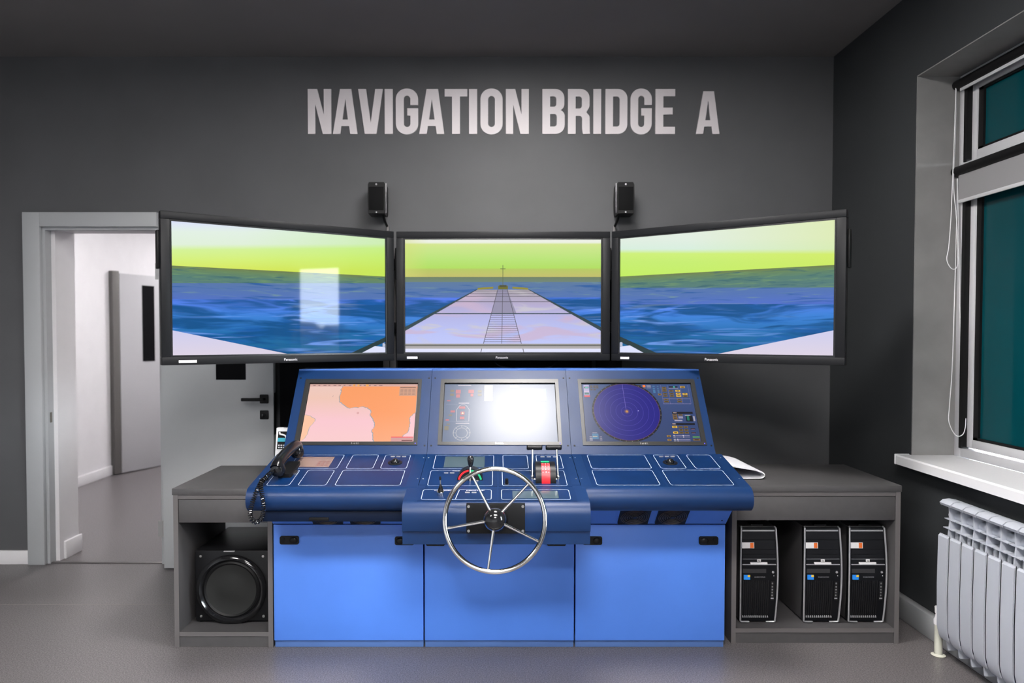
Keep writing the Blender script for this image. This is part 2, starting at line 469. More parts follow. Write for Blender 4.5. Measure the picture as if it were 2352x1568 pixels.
struct(g.obj('ceiling_corridor', white_paint, smooth=False), 'white ceiling of the corridor', 'ceiling')
g = G().box(-4.02, -4.0, WY + 0.27, 7.45, 0, 0.10, 0.004)
struct(g.obj('baseboard_corridor', white_paint), 'white baseboard along the corridor wall', 'baseboard')
# corridor door leaf with black glass slot
d2 = struct(thing('door_2', 'pale grey corridor door with tall black glass slot, standing ajar', 'door', (-3.955, 7.50, 0.01), rotz=math.atan2(0.58, 0.27), local=True), 'pale grey corridor door with tall black glass slot, standing ajar', 'door')
g = G().box(0.0, 0.86, -0.022, 0.022, 0, 2.10, 0.003); g.obj('door_leaf', M('corridor_door_grey', (0.46, 0.46, 0.48, 1), 0.45), d2)
g = G().box(0.27, 0.42, -0.027, 0.027, 1.17, 1.99); g.obj('glass_slot', black_void, d2)
g = G().box(-0.085, -0.01, -0.03, 0.03, 0, 2.12, 0.003); g.obj('edge_shade_strip', M('door_edge_shade', (0.11, 0.105, 0.10, 1), 0.5), d2)  # dark strip painted in for the shaded edge of the door

# open door leaf of the doorway, folded back against the wall
d1 = struct(thing('door_1', 'pale grey door folded open against the wall, black lever handle', 'door', (-1.72, 4.42, 0.008)), 'pale grey door folded open against the wall, black lever handle', 'door')
LY0, LY1 = 4.405, 4.450
g = G().box(-2.062, -1.372, LY0, LY1, 0.008, 2.09, 0.003); leaf = g.obj('door_leaf', door_grey, d1)
g = G().box(-1.725, -1.542, LY0 - 0.003, LY1 + 0.003, 1.182, 2.0); g.obj('glass_slot', black_void, d1)
g = G().box(-1.725 - 0.014, -1.725, LY0 - 0.005, LY0, 1.182, 2.0); g.obj('glazing_bead', frame_grey, d1)
g = G().box(-1.3725, -1.3695, LY0 + 0.008, LY1 - 0.008, 0.84, 1.10); g.obj('lock_faceplate', black_matt, d1)
for zz in (1.063, 0.965):
    g = G().box(-1.455, -1.402, LY0 - 0.012, LY0, zz - 0.028, zz + 0.028, 0.005); ro = g.obj('rosette', black_matt, d1)
    if zz > 1:
        g = G().cyl((-1.428, LY0 - 0.01, zz), (-1.428, LY0 - 0.055, zz), 0.011, 14)
        g.box(-1.553, -1.417, LY0 - 0.062, LY0 - 0.046, zz - 0.010, zz + 0.010, 0.004); g.obj('lever', black_matt, ro)
    else:
        g = G().cyl((-1.428, LY0 - 0.01, zz), (-1.428, LY0 - 0.022, zz), 0.010, 14).box(-1.432, -1.424, LY0 - 0.045, LY0 - 0.02, zz - 0.010, zz + 0.010, 0.002); g.obj('thumb_turn', black_gloss, ro)
for zz in (0.25, 1.85):
    g = G().cyl((-2.067, LY0 + 0.012, zz - 0.05), (-2.067, LY0 + 0.012, zz + 0.05), 0.005, 12).box(-2.10, -2.062, LY0 + 0.012, LY0 + 0.02, zz - 0.05, zz + 0.05); g.obj('hinge', steel, d1)

# ------------------------------------------------------------------ window in the right wall
win = struct(thing('window_1', 'white framed window with teal panes in a deep grey reveal', 'window', (2.38, 2.3, WZ0)), 'white framed window with teal panes in a deep grey reveal', 'window')
FX0, FX1 = 2.335, 2.41
g = G()
TRZ0, TRZ1 = 2.235, 2.315     # transom
MUL = [(2.62, 2.70), (1.72, 1.80)]  # mullions (y)
g.box(FX0, FX1, WY1 - 0.055, WY1 - 0.006, WZ0, WZ1 - 0.006, 0.003)
g.box(FX0, FX1, WY0 + 0.006, WY0 + 0.055, WZ0, WZ1 - 0.006, 0.003)
for z0, z1 in ((WZ0, WZ0 + 0.045), (TRZ0, TRZ1), (WZ1 - 0.05, WZ1 - 0.006)):
    g.box(FX0, FX1, WY0 + 0.055, WY1 - 0.055, z0, z1, 0.003)
for y0, y1 in MUL:
    g.box(FX0, FX1, y0, y1, WZ0 + 0.045, TRZ0, 0.003); g.box(FX0, FX1, y0, y1, TRZ1, WZ1 - 0.05, 0.003)
g.obj('window_frame', M('pvc_frame', (0.55, 0.55, 0.57, 1), 0.3), win)
bays = [(2.70, WY1 - 0.055), (1.80, 2.62), (WY0 + 0.055, 1.72)]
for bi, (y0, y1) in enumerate(bays):
    for ri, (z0, z1) in enumerate(((WZ0 + 0.045, TRZ0), (TRZ1, WZ1 - 0.05))):
        w = 0.042
        a0, a1, b0, b1 = y0 + 0.012, y1 - 0.012, z0 + 0.006, z1 - 0.006
        g = G().box(FX0 + 0.02, FX1 - 0.01, a0, a0 + w, b0, b1, 0.003).box(FX0 + 0.02, FX1 - 0.01, a1 - w, a1, b0, b1, 0.003)
        g.box(FX0 + 0.02, FX1 - 0.01, a0 + w, a1 - w, b0, b0 + w, 0.003).box(FX0 + 0.02, FX1 - 0.01, a0 + w, a1 - w, b1 - w, b1, 0.003)
        sash = g.obj('sash', MATS['pvc_frame'], win)
        g = G()
        k = 0.012
        i0, i1, j0, j1 = a0 + w, a1 - w, b0 + w, b1 - w
        g.box(FX0 + 0.028, FX1 - 0.02, i0, i0 + k, j0, j1).box(FX0 + 0.028, FX1 - 0.02, i1 - 0.034, i1, j0, j1).box(FX0 + 0.028, FX1 - 0.02, i0, i1, j0, j0 + k).box(FX0 + 0.028, FX1 - 0.02, i0, i1, j1 - k, j1)
        g.obj('gasket', black_matt, sash)
        clear = (bi == 2 and ri == 0)
        g = G().box(FX0 + 0.04, FX0 + 0.046, i0 + k, i1 - 0.034, j0 + k, j1 - k)
        g.obj('pane', clear_glass if clear else teal_film, sash, smooth=False, label='clear glass pane' if clear else 'dark teal pane')
        if bi < 2:
            for yy in (y0 - 0.004, y1 - 0.020):
                G().box(FX0 - 0.006, FX0 + 0.03, yy, yy + 0.024, z0, z1).obj('guide_rail', black_matt, win)
win2 = struct(thing('window_added', 'wide white framed window added unseen behind the camera for daylight', 'window', (2.38, -2.25, WZ0)), 'wide white framed window added unseen behind the camera for daylight', 'window')
g = G()
for y0, y1 in ((RY0, RY0 + 0.06), (RY1 - 0.06, RY1), (-2.83, -2.77), (-1.73, -1.67)):
    g.box(FX0, FX1, y0, y1, WZ0, WZ1, 0.003)
for z0, z1 in ((WZ0, WZ0 + 0.06), (TRZ0, TRZ1), (WZ1 - 0.06, WZ1)):
    g.box(FX0 + 0.004, FX1 - 0.004, RY0, RY1, z0, z1)
g.obj('window_frame', white_gloss, win2)
for y0, y1 in ((RY0 + 0.06, -2.83), (-2.77, -1.73), (-1.67, RY1 - 0.06)):
    for z0, z1 in ((WZ0 + 0.06, TRZ0), (TRZ1, WZ1 - 0.06)):
        G().box(FX0 + 0.04, FX0 + 0.046, y0, y1, z0, z1).obj('pane', clear_glass, win2, smooth=False)
g = G().box(2.05, FX0, RY0 - 0.02, RY1 + 0.02, 0.797, 0.845, 0.006)
struct(g.obj('window_sill_rear', white_gloss), 'white sill of the added window behind the camera', 'window sill')
# sill
g = G()
pr = [(2.05, 0.797), (2.05, 0.838)] + [(2.057, 0.845), (2.335, 0.845), (2.335, 0.797)]
g.prism([(x, WY0 - 0.03, z) for x, z in pr], (0, WY1 + 0.015 - WY0 + 0.03, 0))
ws = struct(g.obj('window_sill', white_gloss), 'glossy white window sill above the radiator', 'window sill')
g = G().box(2.046, 2.30, WY1 + 0.013, WY1 + 0.021, 0.795, 0.848, 0.003); g.obj('end_cap', white_gloss, ws)

# roller blinds
def blind(y0, y1, z, band, cordpaths, label):
    b = thing('roller_blind', label, 'blind', (2.30, (y0 + y1) / 2, z), group='roller blinds on the window')
    g = G().cyl((FX0 - 0.02, y0, z), (FX0 - 0.02, y1, z), 0.024, 18); g.obj('roller_cassette', black_matt, b)
    g = G().box(FX0 - 0.022, FX0 - 0.018, y0 + 0.03, y1 - 0.03, z - band, z); g.obj('blind_fabric', blind_grey, b)
    g = G().box(FX0 - 0.025, FX0 - 0.015, y0 + 0.03, y1 - 0.03, z - band - 0.018, z - band, 0.003); g.obj('bottom_bar', MATS['pvc_frame'], b)
    for path in cordpaths:
        P = smooth_path(path, 10)
        G().tube(P, 0.0022, 6).obj('pull_cord', cord_white, b)
    return b
def smooth_path(pts, k=8):
    pts = [Vector(p) for p in pts]; out = []
    for i in range(len(pts) - 1):
        p0 = pts[max(i - 1, 0)]; p1 = pts[i]; p2 = pts[i + 1]; p3 = pts[min(i + 2, len(pts) - 1)]
        for j in range(k):
            t = j / k
            out.append(0.5 * ((2 * p1) + (-p0 + p2) * t + (2 * p0 - 5 * p1 + 4 * p2 - p3) * t * t + (-p0 + 3 * p1 - 3 * p2 + p3) * t ** 3))
    out.append(pts[-1]); return out
CXp = 2.30
up_cords = [[(CXp, 3.60, 2.70), (CXp - 0.004, 3.60, 2.45), (CXp - 0.012, 3.595, 2.24), (CXp - 0.02, 3.59, 2.05), (CXp - 0.035, 3.58, 1.90), (CXp - 0.05, 3.57, 1.83), (CXp - 0.03, 3.56, 1.785), (CXp, 3.565, 1.80), (CXp + 0.014, 3.585, 1.88), (CXp + 0.006, 3.59, 2.05), (CXp - 0.006, 3.597, 2.22), (CXp + 0.004, 3.604, 2.45), (CXp + 0.004, 3.604, 2.70)]]
lo_cords = [[(CXp + 0.016, 3.60, 2.24), (CXp + 0.012, 3.597, 1.95), (CXp + 0.006, 3.595, 1.55), (CXp - 0.002, 3.59, 1.28), (CXp - 0.022, 3.575, 1.10), (CXp - 0.026, 3.57, 1.02), (CXp + 0.0, 3.555, 0.955), (CXp + 0.034, 3.55, 0.965), (CXp + 0.048, 3.555, 1.03), (CXp + 0.043, 3.57, 1.12), (CXp + 0.038, 3.58, 1.35), (CXp + 0.030, 3.585, 1.55), (CXp + 0.024, 3.59, 1.80), (CXp + 0.022, 3.597, 2.0), (CXp + 0.014, 3.60, 2.24)]]
blind(2.70, 3.617, 2.705, 0.02, up_cords, 'black roller blind rolled up at the top of the upper window pane')
blind(2.70, 3.617, 2.275, 0.145, lo_cords, 'black roller blind with grey fabric band below the window transom')
blind(1.80, 2.62, 2.705, 0.02, [], 'rolled black blind over the upper middle pane, nearer the camera')
blind(1.80, 2.62, 2.275, 0.145, [], 'rolled black blind over the lower middle pane, nearer the camera')

# ------------------------------------------------------------------ radiator
rad = thing('radiator', 'white sectional radiator on the wall under the window sill', 'radiator', (2.03, 2.7, 0.07))
def rad_section(y):
    p = 0.080
    g = G()
    # front plate, bowed, rounded bottom
    z0, z1 = 0.10, 0.575
    prof = [(1.985, z1), (1.975, z1 - 0.01), (1.972, 0.35), (1.975, z0 + 0.06), (1.984, z0 + 0.02), (1.992, z0 + 0.004), (1.995, z0 + 0.008), (1.986, z0 + 0.03), (1.982, z0 + 0.06), (1.979, 0.35), (1.982, z1)]
    g.prism([(x, y - 0.068, z) for x, z in prof], (0, 0.066, 0))
    o = g.obj('section_front', rad_white, rad)
    g = G()
    # central web with upper neck and cap
    prof = [(2.07, 0.06), (2.07, 0.69)] + [(2.066, 0.712), (2.05, 0.722), (2.02, 0.726), (1.992, 0.722), (1.982, 0.712), (1.986, 0.703), (2.0, 0.697), (2.005, 0.64), (1.998, 0.57), (1.998, 0.11), (2.005, 0.06)]
    g.prism([(x, y - 0.040, z) for x, z in prof], (0, 0.009, 0))
    cap = [(2.075, 0.69), (2.07, 0.714), (2.05, 0.724), (2.02, 0.729), (1.992, 0.725), (1.979, 0.713), (1.984, 0.702), (2.004, 0.695), (2.03, 0.69)]
    g.prism([(x, y - 0.0745, z) for x, z in cap], (0, 0.073, 0))
    g.cyl((2.04, y - 0.08, 0.655), (2.04, y, 0.655), 0.02, 12); g.cyl((2.04, y - 0.08, 0.09), (2.04, y, 0.09), 0.02, 12)
    g.box(2.0, 2.06, y - 0.078, y - 0.004, 0.640, 0.643); g.box(1.995, 2.06, y - 0.078, y - 0.004, 0.600, 0.603)
    g.ball((2.025, y - 0.062, 0.575), 0.012, 0.012, 0.03, 10).ball((2.025, y - 0.018, 0.575), 0.012, 0.012, 0.03, 10)
    g.obj('section_body', rad_white, rad)
    return o
for i in range(12):
    rad_section(3.165 - i * 0.080)
g = G().box(1.999, 2.004, 2.21, 3.16, 0.12, 0.55); g.obj('gap_shade_sheet', rad_gap_shade, rad)  # dark sheet standing in for the shade between the sections
g = G().cyl((2.01, 3.205, 0.0), (2.01, 3.205, 0.155), 0.017, 16).lathe([(0, 0), (0.026, 0), (0.03, 0.006), (0.018, 0.012)], (2.01, 3.205, 0), (0, 0, 1), 16)
g.obj('supply_pipe', pipe_paint, rad)
g = G().lathe([(0, 0), (0.02, 0), (0.021, 0.02), (0.016, 0.03), (0.012, 0.05), (0.016, 0.052), (0.017, 0.08), (0, 0.084)], (2.01, 3.205, 0.145), (0, 0, 1), 14).cyl((2.01, 3.205, 0.175), (2.03, 3.15, 0.175), 0.012, 12)
g.obj('valve', white_paint, rad)
for yy in (2.96, 2.36):
    G().box(2.066, WX - 0.001, yy - 0.01, yy + 0.01, 0.66, 0.68).obj('wall_bracket', steel, rad)

# ------------------------------------------------------------------ ceiling lamps
def lamp(x, y, label, sx=0.34, sy=0.31, mat=lamp_mat, z=CZ):
    l = thing('ceiling_light', label, 'ceiling light', (x, y, z), group='LED ceiling panels')
    g = G().box(x - sx - 0.02, x + sx + 0.02, y - sy - 0.02, y - sy, z - 0.022, z).box(x - sx - 0.02, x + sx + 0.02, y + sy, y + sy + 0.02, z - 0.022, z).box(x - sx - 0.02, x - sx, y - sy, y + sy, z - 0.022, z).box(x + sx, x + sx + 0.02, y - sy, y + sy, z - 0.022, z)
    g.obj('lamp_frame', white_paint, l)
    g = G().box(x - sx, x + sx, y - sy, y + sy, z - 0.016, z - 0.004); g.obj('diffuser', mat, l, smooth=False)
lamp(0.20, 2.76, 'square LED panel on the ceiling right above the middle console screen')
lamp(-1.95, 0.50, 'square LED panel on the ceiling left of the camera')
lamp(0.20, 0.50, 'long LED panel added on the ceiling above the camera for frontal light', 0.6)  # unseen panel, added and lengthened to brighten the console fronts
lamp(0.20, -1.60, 'long LED panel added on the ceiling behind the camera for frontal light', 0.6)  # extra unseen panel added as fill from behind the camera
lamp(-2.6, 6.3, 'corridor LED panel beyond the doorway', mat=hall_lamp_mat, z=2.95)
lamp(-2.6, 8.6, 'corridor LED panel at the far end of the corridor', mat=hall_lamp_mat, z=2.95)

# ------------------------------------------------------------------ wall lettering
def glyph(c):
    s = 0.175
    if c == 'N': return [[(0, 0), (.165, 0), (.165, .66), (.33, 0), (.52, 0), (.52, 1), (.355, 1), (.355, .43), (.21, 1), (0, 1)]]
    if c == 'A': return [[(0, 0), (.165, 0), (.19, .175), (.36, .175), (.385, 0), (.547, 0), (.413, 1), (.163, 1)], [(.214, .32), (.336, .32), (.278, .78)]]
    if c == 'V': return [[(0, 1), (.175, 1), (.277, .25), (.38, 1), (.547, 1), (.405, 0), (.143, 0)]]
    if c == 'I': return [[(0, 0), (.18, 0), (.18, 1), (0, 1)]]
    if c == 'T': return [[(0, 1), (.5, 1), (.5, .835), (.338, .835), (.338, 0), (.162, 0), (.162, .835), (0, .835)]]
    if c == 'E': return [[(0, 0), (.43, 0), (.43, .16), (.172, .16), (.172, .43), (.375, .43), (.375, .585), (.172, .585), (.172, .84), (.43, .84), (.43, 1), (0, 1)]]
    if c == 'O': return [rrect(0, .49, -.01, 1.01, .235, 8), rrect(.17, .32, .155, .845, .074, 6)]
    if c == 'D':
        w = .49
        return [[(0, 0)] + arc(w - .21, .21, .21, 270, 360, 8) + arc(w - .21, .79, .21, 0, 90, 8) + [(0, 1)], [(.17, .165)] + arc(.32 - .06, .225, .06, 270, 360, 4) + arc(.32 - .06, .775, .06, 0, 90, 4) + [(.17, .835)]]
    if c == 'G':
        w = .487
        out = [(w, .645)] + arc(w - .235, 1.01 - .235, .235, 0, 90, 8) + arc(.235, 1.01 - .235, .235, 90, 180, 8) + arc(.235, .225, .235, 180, 270, 8) + arc(w - .235, .225, .235, 270, 360, 8)
        out += [(w, .572), (.25, .572), (.25, .41), (.318, .41)]
        out += arc(.318 - .07, .225, .07, 0, -90, 4) + arc(.175 + .07, .225, .07, 270, 180, 4) + arc(.175 + .07, .78, .07, 180, 90, 4) + arc(.318 - .07, .78, .07, 90, 0, 4) + [(.318, .645)]
        return [out]
    if c == 'B':
        w = .497
        return [[(0, 0)] + arc(w - .2, .2, .2, 270, 360, 8) + arc(w - .13, .40, .13, 0, 55, 4) + [(.40, .535)] + arc(w - .14, .66, .13, -55, 0, 4) + arc(w - .21, .80, .2, 0, 90, 8) + [(0, 1)],
                [(.17, .165)] + arc(.26, .225, .06, 270, 360, 4) + arc(.26, .385, .06, 0, 90, 4) + [(.17, .445)],
                [(.17, .605)] + arc(.25, .665, .06, 270, 360, 4) + arc(.25, .775, .06, 0, 90, 4) + [(.17, .835)]]
    if c == 'R':
        w = .49
        return [[(0, 0), (.172, 0), (.172, .40)] + [(.24, .40)] + arc(.255, .34, .06, 90, 0, 4) + [(.316, .12), (.325, .05), (.335, 0), (.495, 0), (.487, .05), (.483, .30)] + arc(.383, .36, .10, 0, 55, 4) + [(.41, .485)] + arc(w - .14, .64, .13, -40, 0, 4) + arc(w - .21, .80, .2, 0, 90, 8) + [(0, 1)],
                [(.17, .565)] + arc(.25, .625, .06, 270, 360, 4) + arc(.25, .775, .06, 0, 90, 4) + [(.17, .835)]]
sign = thing('wall_lettering', 'white NAVIGATION BRIDGE A lettering high on the dark wall', 'lettering', (0.12, WY, 2.72))
def zx1(v): return (690 + v / 4.2 - 1138) / 365.9
def zx2(v): return (1150 + v / 4.2 - 1138) / 365.9
LET = [('N', zx1(75), zx1(300)), ('A', zx1(315), zx1(552)), ('V', zx1(560), zx1(797)), ('I', zx1(815), zx1(893)), ('G', zx1(922), zx1(1137)), ('A', zx1(1147), zx1(1388)), ('T', zx1(1393), zx1(1610)), ('I', zx1(1627), zx1(1705)), ('O', zx1(1737), zx1(1950)), ('N', zx1(1982), zx1(2203)),
       ('B', zx2(402), zx2(617)), ('R', zx2(648), zx2(862)), ('I', zx2(892), zx2(967)), ('D', zx2(1008), zx2(1220)), ('G', zx2(1250), zx2(1455)), ('E', zx2(1490), zx2(1680)), ('A', zx2(1883), zx2(2108))]
for i, (c, x0, x1) in enumerate(LET):
    lp = glyph(c)
    w = max(p[0] for p in lp[0])
    hh = 0.279 if i < 16 else 0.265
    me = shape_mesh([[(p[0] / w * (x1 - x0), p[1] * hh) for p in l] for l in lp], 0.008)
    place_mesh(me, 'letter', text_white, sign, frame((x0, WY - 0.004, 2.718), (1, 0, 0), (0, 0, 1), (0, -1, 0)))

# ------------------------------------------------------------------ televisions
TW, TH = 1.186, 0.715
SX0, SX1, SZ0, SZ1 = 0.048, 1.136, 0.045, 0.672   # picture area inside the cabinet
def screen_obj(parent, polys, mats):
    """polys: (list of (u,v), material, layer)"""
    g = G(); ml = []
    for pts, m, layer in polys:
        if m not in ml: ml.append(m)
        g.mi = ml.index(m)
        g.poly([(-TW / 2 + SX0 + u * (SX1 - SX0), 0.012 - 0.0003 * layer, SZ0 + v * (SZ1 - SZ0)) for u, v in pts], pts)
    return g.obj('screen', ml, parent, smooth=False)
def tv(name_label, loc, rotz, polys, logo_x, st):
    t = thing('television', name_label, 'television', loc, group='wide screens above the console', rotz=rotz, local=True)
    w = TW / 2
    g = G()
    bz = 0.040
    fx0, fx1, fz0, fz1 = -w + SX0 - 0.008, -w + SX1 + 0.008, SZ0 - 0.007, SZ1 + 0.007
    g.box(-w, w, 0.0, 0.05, fz1, TH, 0.003).box(-w, w, 0.0, 0.05, 0, fz0, 0.003).box(-w, fx0, 0.0, 0.05, fz0, fz1, 0.003).box(fx1, w, 0.0, 0.05, fz0, fz1, 0.003)
    bez = g.obj('bezel', tv_bezel, t)
    g = G()
    e = 0.008
    g.box(fx0, fx1, 0.004, 0.03, fz1 - e, fz1).box(fx0, fx1, 0.004, 0.03, fz0, fz0 + e).box(fx0, fx0 + e, 0.004, 0.03, fz0 + e, fz1 - e).box(fx1 - e, fx1, 0.004, 0.03, fz0 + e, fz1 - e)
    g.obj('inner_bezel', tv_inner, t)
    g = G().box(-w + 0.01, w - 0.01, 0.03, 0.095, 0.01, TH - 0.01, 0.01); g.obj('back_shell', black_plastic, t)
    for xx in (-w - 0.005, w + 0.005):
        G().box(xx - 0.007, xx + 0.007, 0.03, 0.07, TH * 0.63, TH * 0.88, 0.004).obj('side_terminal', black_matt, t)
    screen_obj(t, polys, None)
    me = text_mesh('Panasonic', 0.0175, 0.0003)
    place_mesh(me, 'logo', white_sticker, bez, frame((-w + logo_x, -0.0006, 0.0165), (1, 0, 0), (0, 0, 1), (0, -1, 0)), label='white Panasonic lettering')
    g = G().box(-w + st[0], -w + st[1], -0.0012, 0.0, 0.010, 0.022, 0.0004); g.obj('sticker', white_sticker, t, label='small white label sticker')
    return t
YG = (212, 235, 130)
def sky_polys(mat, h=0.669): return [([(0, h), (1, h), (1, 1), (0, 1)], mat, 0)]
def sea_mats(k):
    green = scr_band('sea_green_' + k, 0, [(0.45, (84, 120, 132)), (0.60, (88, 128, 114)), (0.645, (106, 136, 92)), (0.67, (112, 126, 76))], noise=[(9, 60, 0.50, 0.72, (122, 160, 104), 0.55), (7, 40, 0.52, 0.74, (52, 96, 112), 0.8)])
    grey = scr_band('sea_grey_' + k, 0, [(0.38, (82, 112, 205)), (0.48, (84, 116, 180)), (0.62, (92, 122, 160))], noise=[(4, 30, 0.52, 0.72, (40, 92, 160), 0.85), (6, 42, 0.56, 0.74, (120, 155, 150), 0.6)])
    blue_ = scr_band('sea_blue_' + k, 0, [(0.0, (22, 98, 140)), (0.16, (28, 108, 170)), (0.30, (60, 130, 215)), (0.40, (84, 130, 235)), (0.47, (82, 122, 232))], noise=[(2.6, 11, 0.44, 0.60, (10, 80, 138), 0.95), (5, 30, 0.50, 0.68, (24, 96, 178), 0.6), (2.2, 24, 0.55, 0.72, (124, 170, 252), 0.7), (2.0, 19, 0.62, 0.74, (140, 160, 170), 0.3)])
    return green, grey, blue_
def sea_polys(k, g0, g1, b0, b1, h=0.669):
    a, b, c = sea_mats(k)
    return [([(0, g0), (1, g1), (1, h), (0, h)], a, 0), ([(0, b0), (1, b1), (1, g1), (0, g0)], b, 0), ([(0, 0), (1, 0), (1, b1), (0, b0)], c, 0)]
deck_lav = scr_band('deck_lavender', 0, [(0.0, (222, 212, 228)), (0.2, (205, 205, 238))])
dark_rail = scr((42, 60, 62)); deck_white = scr((222, 226, 252))
# left
sky_l = scr_band('sky_left', -0.131, [(0.60, (214, 228, 80)), (0.70, (214, 240, 118)), (0.785, (212, 242, 150)), (0.825, (224, 240, 218)), (0.92, (226, 240, 228)), (1.0, (220, 226, 250))], hue=((180, 235, 100), 0.3, 1.0, 0.45))
pl_ = sky_polys(sky_l) + sea_polys('left', .539, .61, .418, .467)
pl_ += [([(0, 0), (.50, 0), (0, .188)], deck_lav, 1), ([(.815, 0), (.872, 0), (1, .095), (1, .135)], dark_rail, 1), ([(.872, 0), (1, 0), (1, .047), (.943, .058)], deck_white, 2),
        ([(.985, .05), (1, .05), (1, .075), (.992, .085), (.985, .08)], scr((190, 195, 215)), 3)]
# right
sky_r = scr_band('sky_right', 0.125, [(0.66, (196, 238, 96)), (0.80, (198, 238, 112)), (0.872, (206, 240, 120)), (0.91, (216, 238, 222)), (1.0, (226, 238, 226))], hue=((216, 232, 84), 0.35, 1.0, 0.42))
sky_r2 = scr((222, 232, 250))
pr_ = sky_polys(sky_r) + sea_polys('right', .57, .503, .424, .383)
pr_ += [([(.50, 0), (1, 0), (1, .188)], deck_lav, 1), ([(0, .095), (0, .142), (.20, 0), (.13, 0)], dark_rail, 1), ([(0, 0), (.13, 0), (.055, .064), (0, .052)], deck_white, 2),
        ([(0, .055), (.014, .055), (.014, .088), (.006, .094), (0, .088)], scr((190, 195, 215)), 3)]
# centre
sky_c = scr_band('sky_centre', 0, [(0.669, (196, 190, 108)), (0.735, (184, 200, 100)), (0.75, (178, 222, 98)), (0.83, (186, 228, 120)), (0.93, (204, 230, 140)), (0.958, (212, 230, 142)), (0.975, (236, 240, 228))], hue=((216, 222, 120), 0.12, 0.0, 0.5))
pc_ = sky_polys(sky_c)
a, b, c = sea_mats('centre')
hazeg = scr_band('sea_haze', 0, [(0.60, (112, 134, 128)), (0.669, (112, 130, 98))])
pc_ += [([(0, .624), (1, .624), (1, .669), (0, .669)], hazeg, 0), ([(0, .487), (1, .487), (1, .624), (0, .624)], b, 0), ([(0, 0), (1, 0), (1, .487), (0, .487)], c, 0)]
deck_c = scr_band('deck_centre', 0, [(0.0, (196, 202, 248)), (0.16, (188, 196, 246)), (0.30, (182, 184, 232)), (0.42, (182, 172, 208)), (0.56, (172, 164, 170))], noise=[(2.4, 9, 0.5, 0.66, (205, 180, 205), 0.75), (3.5, 12, 0.56, 0.70, (206, 202, 206), 0.7)])
pc_ += [([(.365, .556), (.633, .556), (1, .205), (1, 0), (0, 0), (0, .205)], deck_c, 1)]
rail = scr((52, 72, 78)); gl = scr((96, 92, 104)); strip = scr((150, 146, 172))
pc_ += [([(.365, .560), (.372, .560), (0, .192), (0, .228)], rail, 2), ([(.626, .560), (.633, .560), (1, .228), (1, .192)], rail, 2)]
pc_ += [([(.473, .556), (.522, .556), (.570, .34), (.440, .34)], strip, 2)]
def seg(p, q, w, m, l):
    d = Vector((q[0] - p[0], (q[1] - p[1]) * 0.576)); d.normalize(); n = Vector((-d.y, d.x / 0.576)) * w / 2
    return ([(p[0] - n.x, p[1] - n.y), (q[0] - n.x, q[1] - n.y), (q[0] + n.x, q[1] + n.y), (p[0] + n.x, p[1] + n.y)], m, l)
for v, w in ((.545, .002), (.52, .0025), (.498, .0025), (.45, .003), (.345, .005)):
    hw = .134 + (.556 - v) / (.556 - .205) * .366
    pc_.append(seg((.499 - hw, v), (.499 + hw, v), w, rail if w > .004 else gl, 3))
pc_ += [seg((.473, .556), (.388, .0), .0032, gl, 3), seg((.522, .556), (.606, .0), .0032, gl, 3), seg((.4985, .556), (.4925, .0), .0028, gl, 3)]
for i in range(14):
    v = .33 - .0196 * i
    k = (.556 - v) / .556
    if v > .085: pc_.append(seg((.473 - .085 * k, v), (.522 + .084 * k, v), .0022, gl, 3))
pc_ += [([(.370, .556), (.45, .566), (.45, .582), (.40, .578), (.370, .572)], scr((146, 140, 52)), 3), ([(.628, .556), (.548, .566), (.548, .582), (.60, .578), (.628, .572)], scr((146, 140, 52)), 3), ([(.475, .560), (.525, .560), (.525, .592), (.475, .592)], scr((112, 110, 40)), 3), ([(.482, .58), (.518, .58), (.518, .598), (.482, .598)], scr((80, 82, 60)), 4)]
pc_ += [seg((.4993, .59), (.4993, .775), .003, scr((98, 112, 74)), 4), seg((.486, .741), (.513, .741), .004, scr((110, 122, 74)), 4)]
pc_ += [([(0, .033), (1, .033), (1, .078), (0, .078)], scr((176, 172, 172)), 5), ([(0, .056), (1, .056), (1, .070), (0, .070)], scr((112, 112, 108)), 6), ([(0, .0), (1, .0), (1, .033), (0, .033)], scr((226, 228, 252)), 5)]
pc_ += [seg((.391, .033), (.386, 0), .0035, gl, 6), seg((.602, .033), (.607, 0), .0035, gl, 6)]

def mid(a, b): return ((a[0] + b[0]) / 2, (a[1] + b[1]) / 2)
al = math.atan2(3.97 - 3.30, -.558 + 1.547)
tv('left wide screen angled inward, showing sea with a bright window reflection', (-1.0525, 3.635, 1.315), al, pl_, 0.603, (0.072, 0.152))
tv('middle wide screen facing straight out, showing a ship foredeck', (0.043, 3.97, 1.315), 0, pc_, 0.586, (0.058, 0.116))
ar = math.atan2(-(3.97 - 3.268), 1.600 - .643)
tv('right wide screen angled inward, showing sea without the window reflection', (1.1215, 3.619, 1.315), ar, pr_, 0.566, (0.057, 0.109))

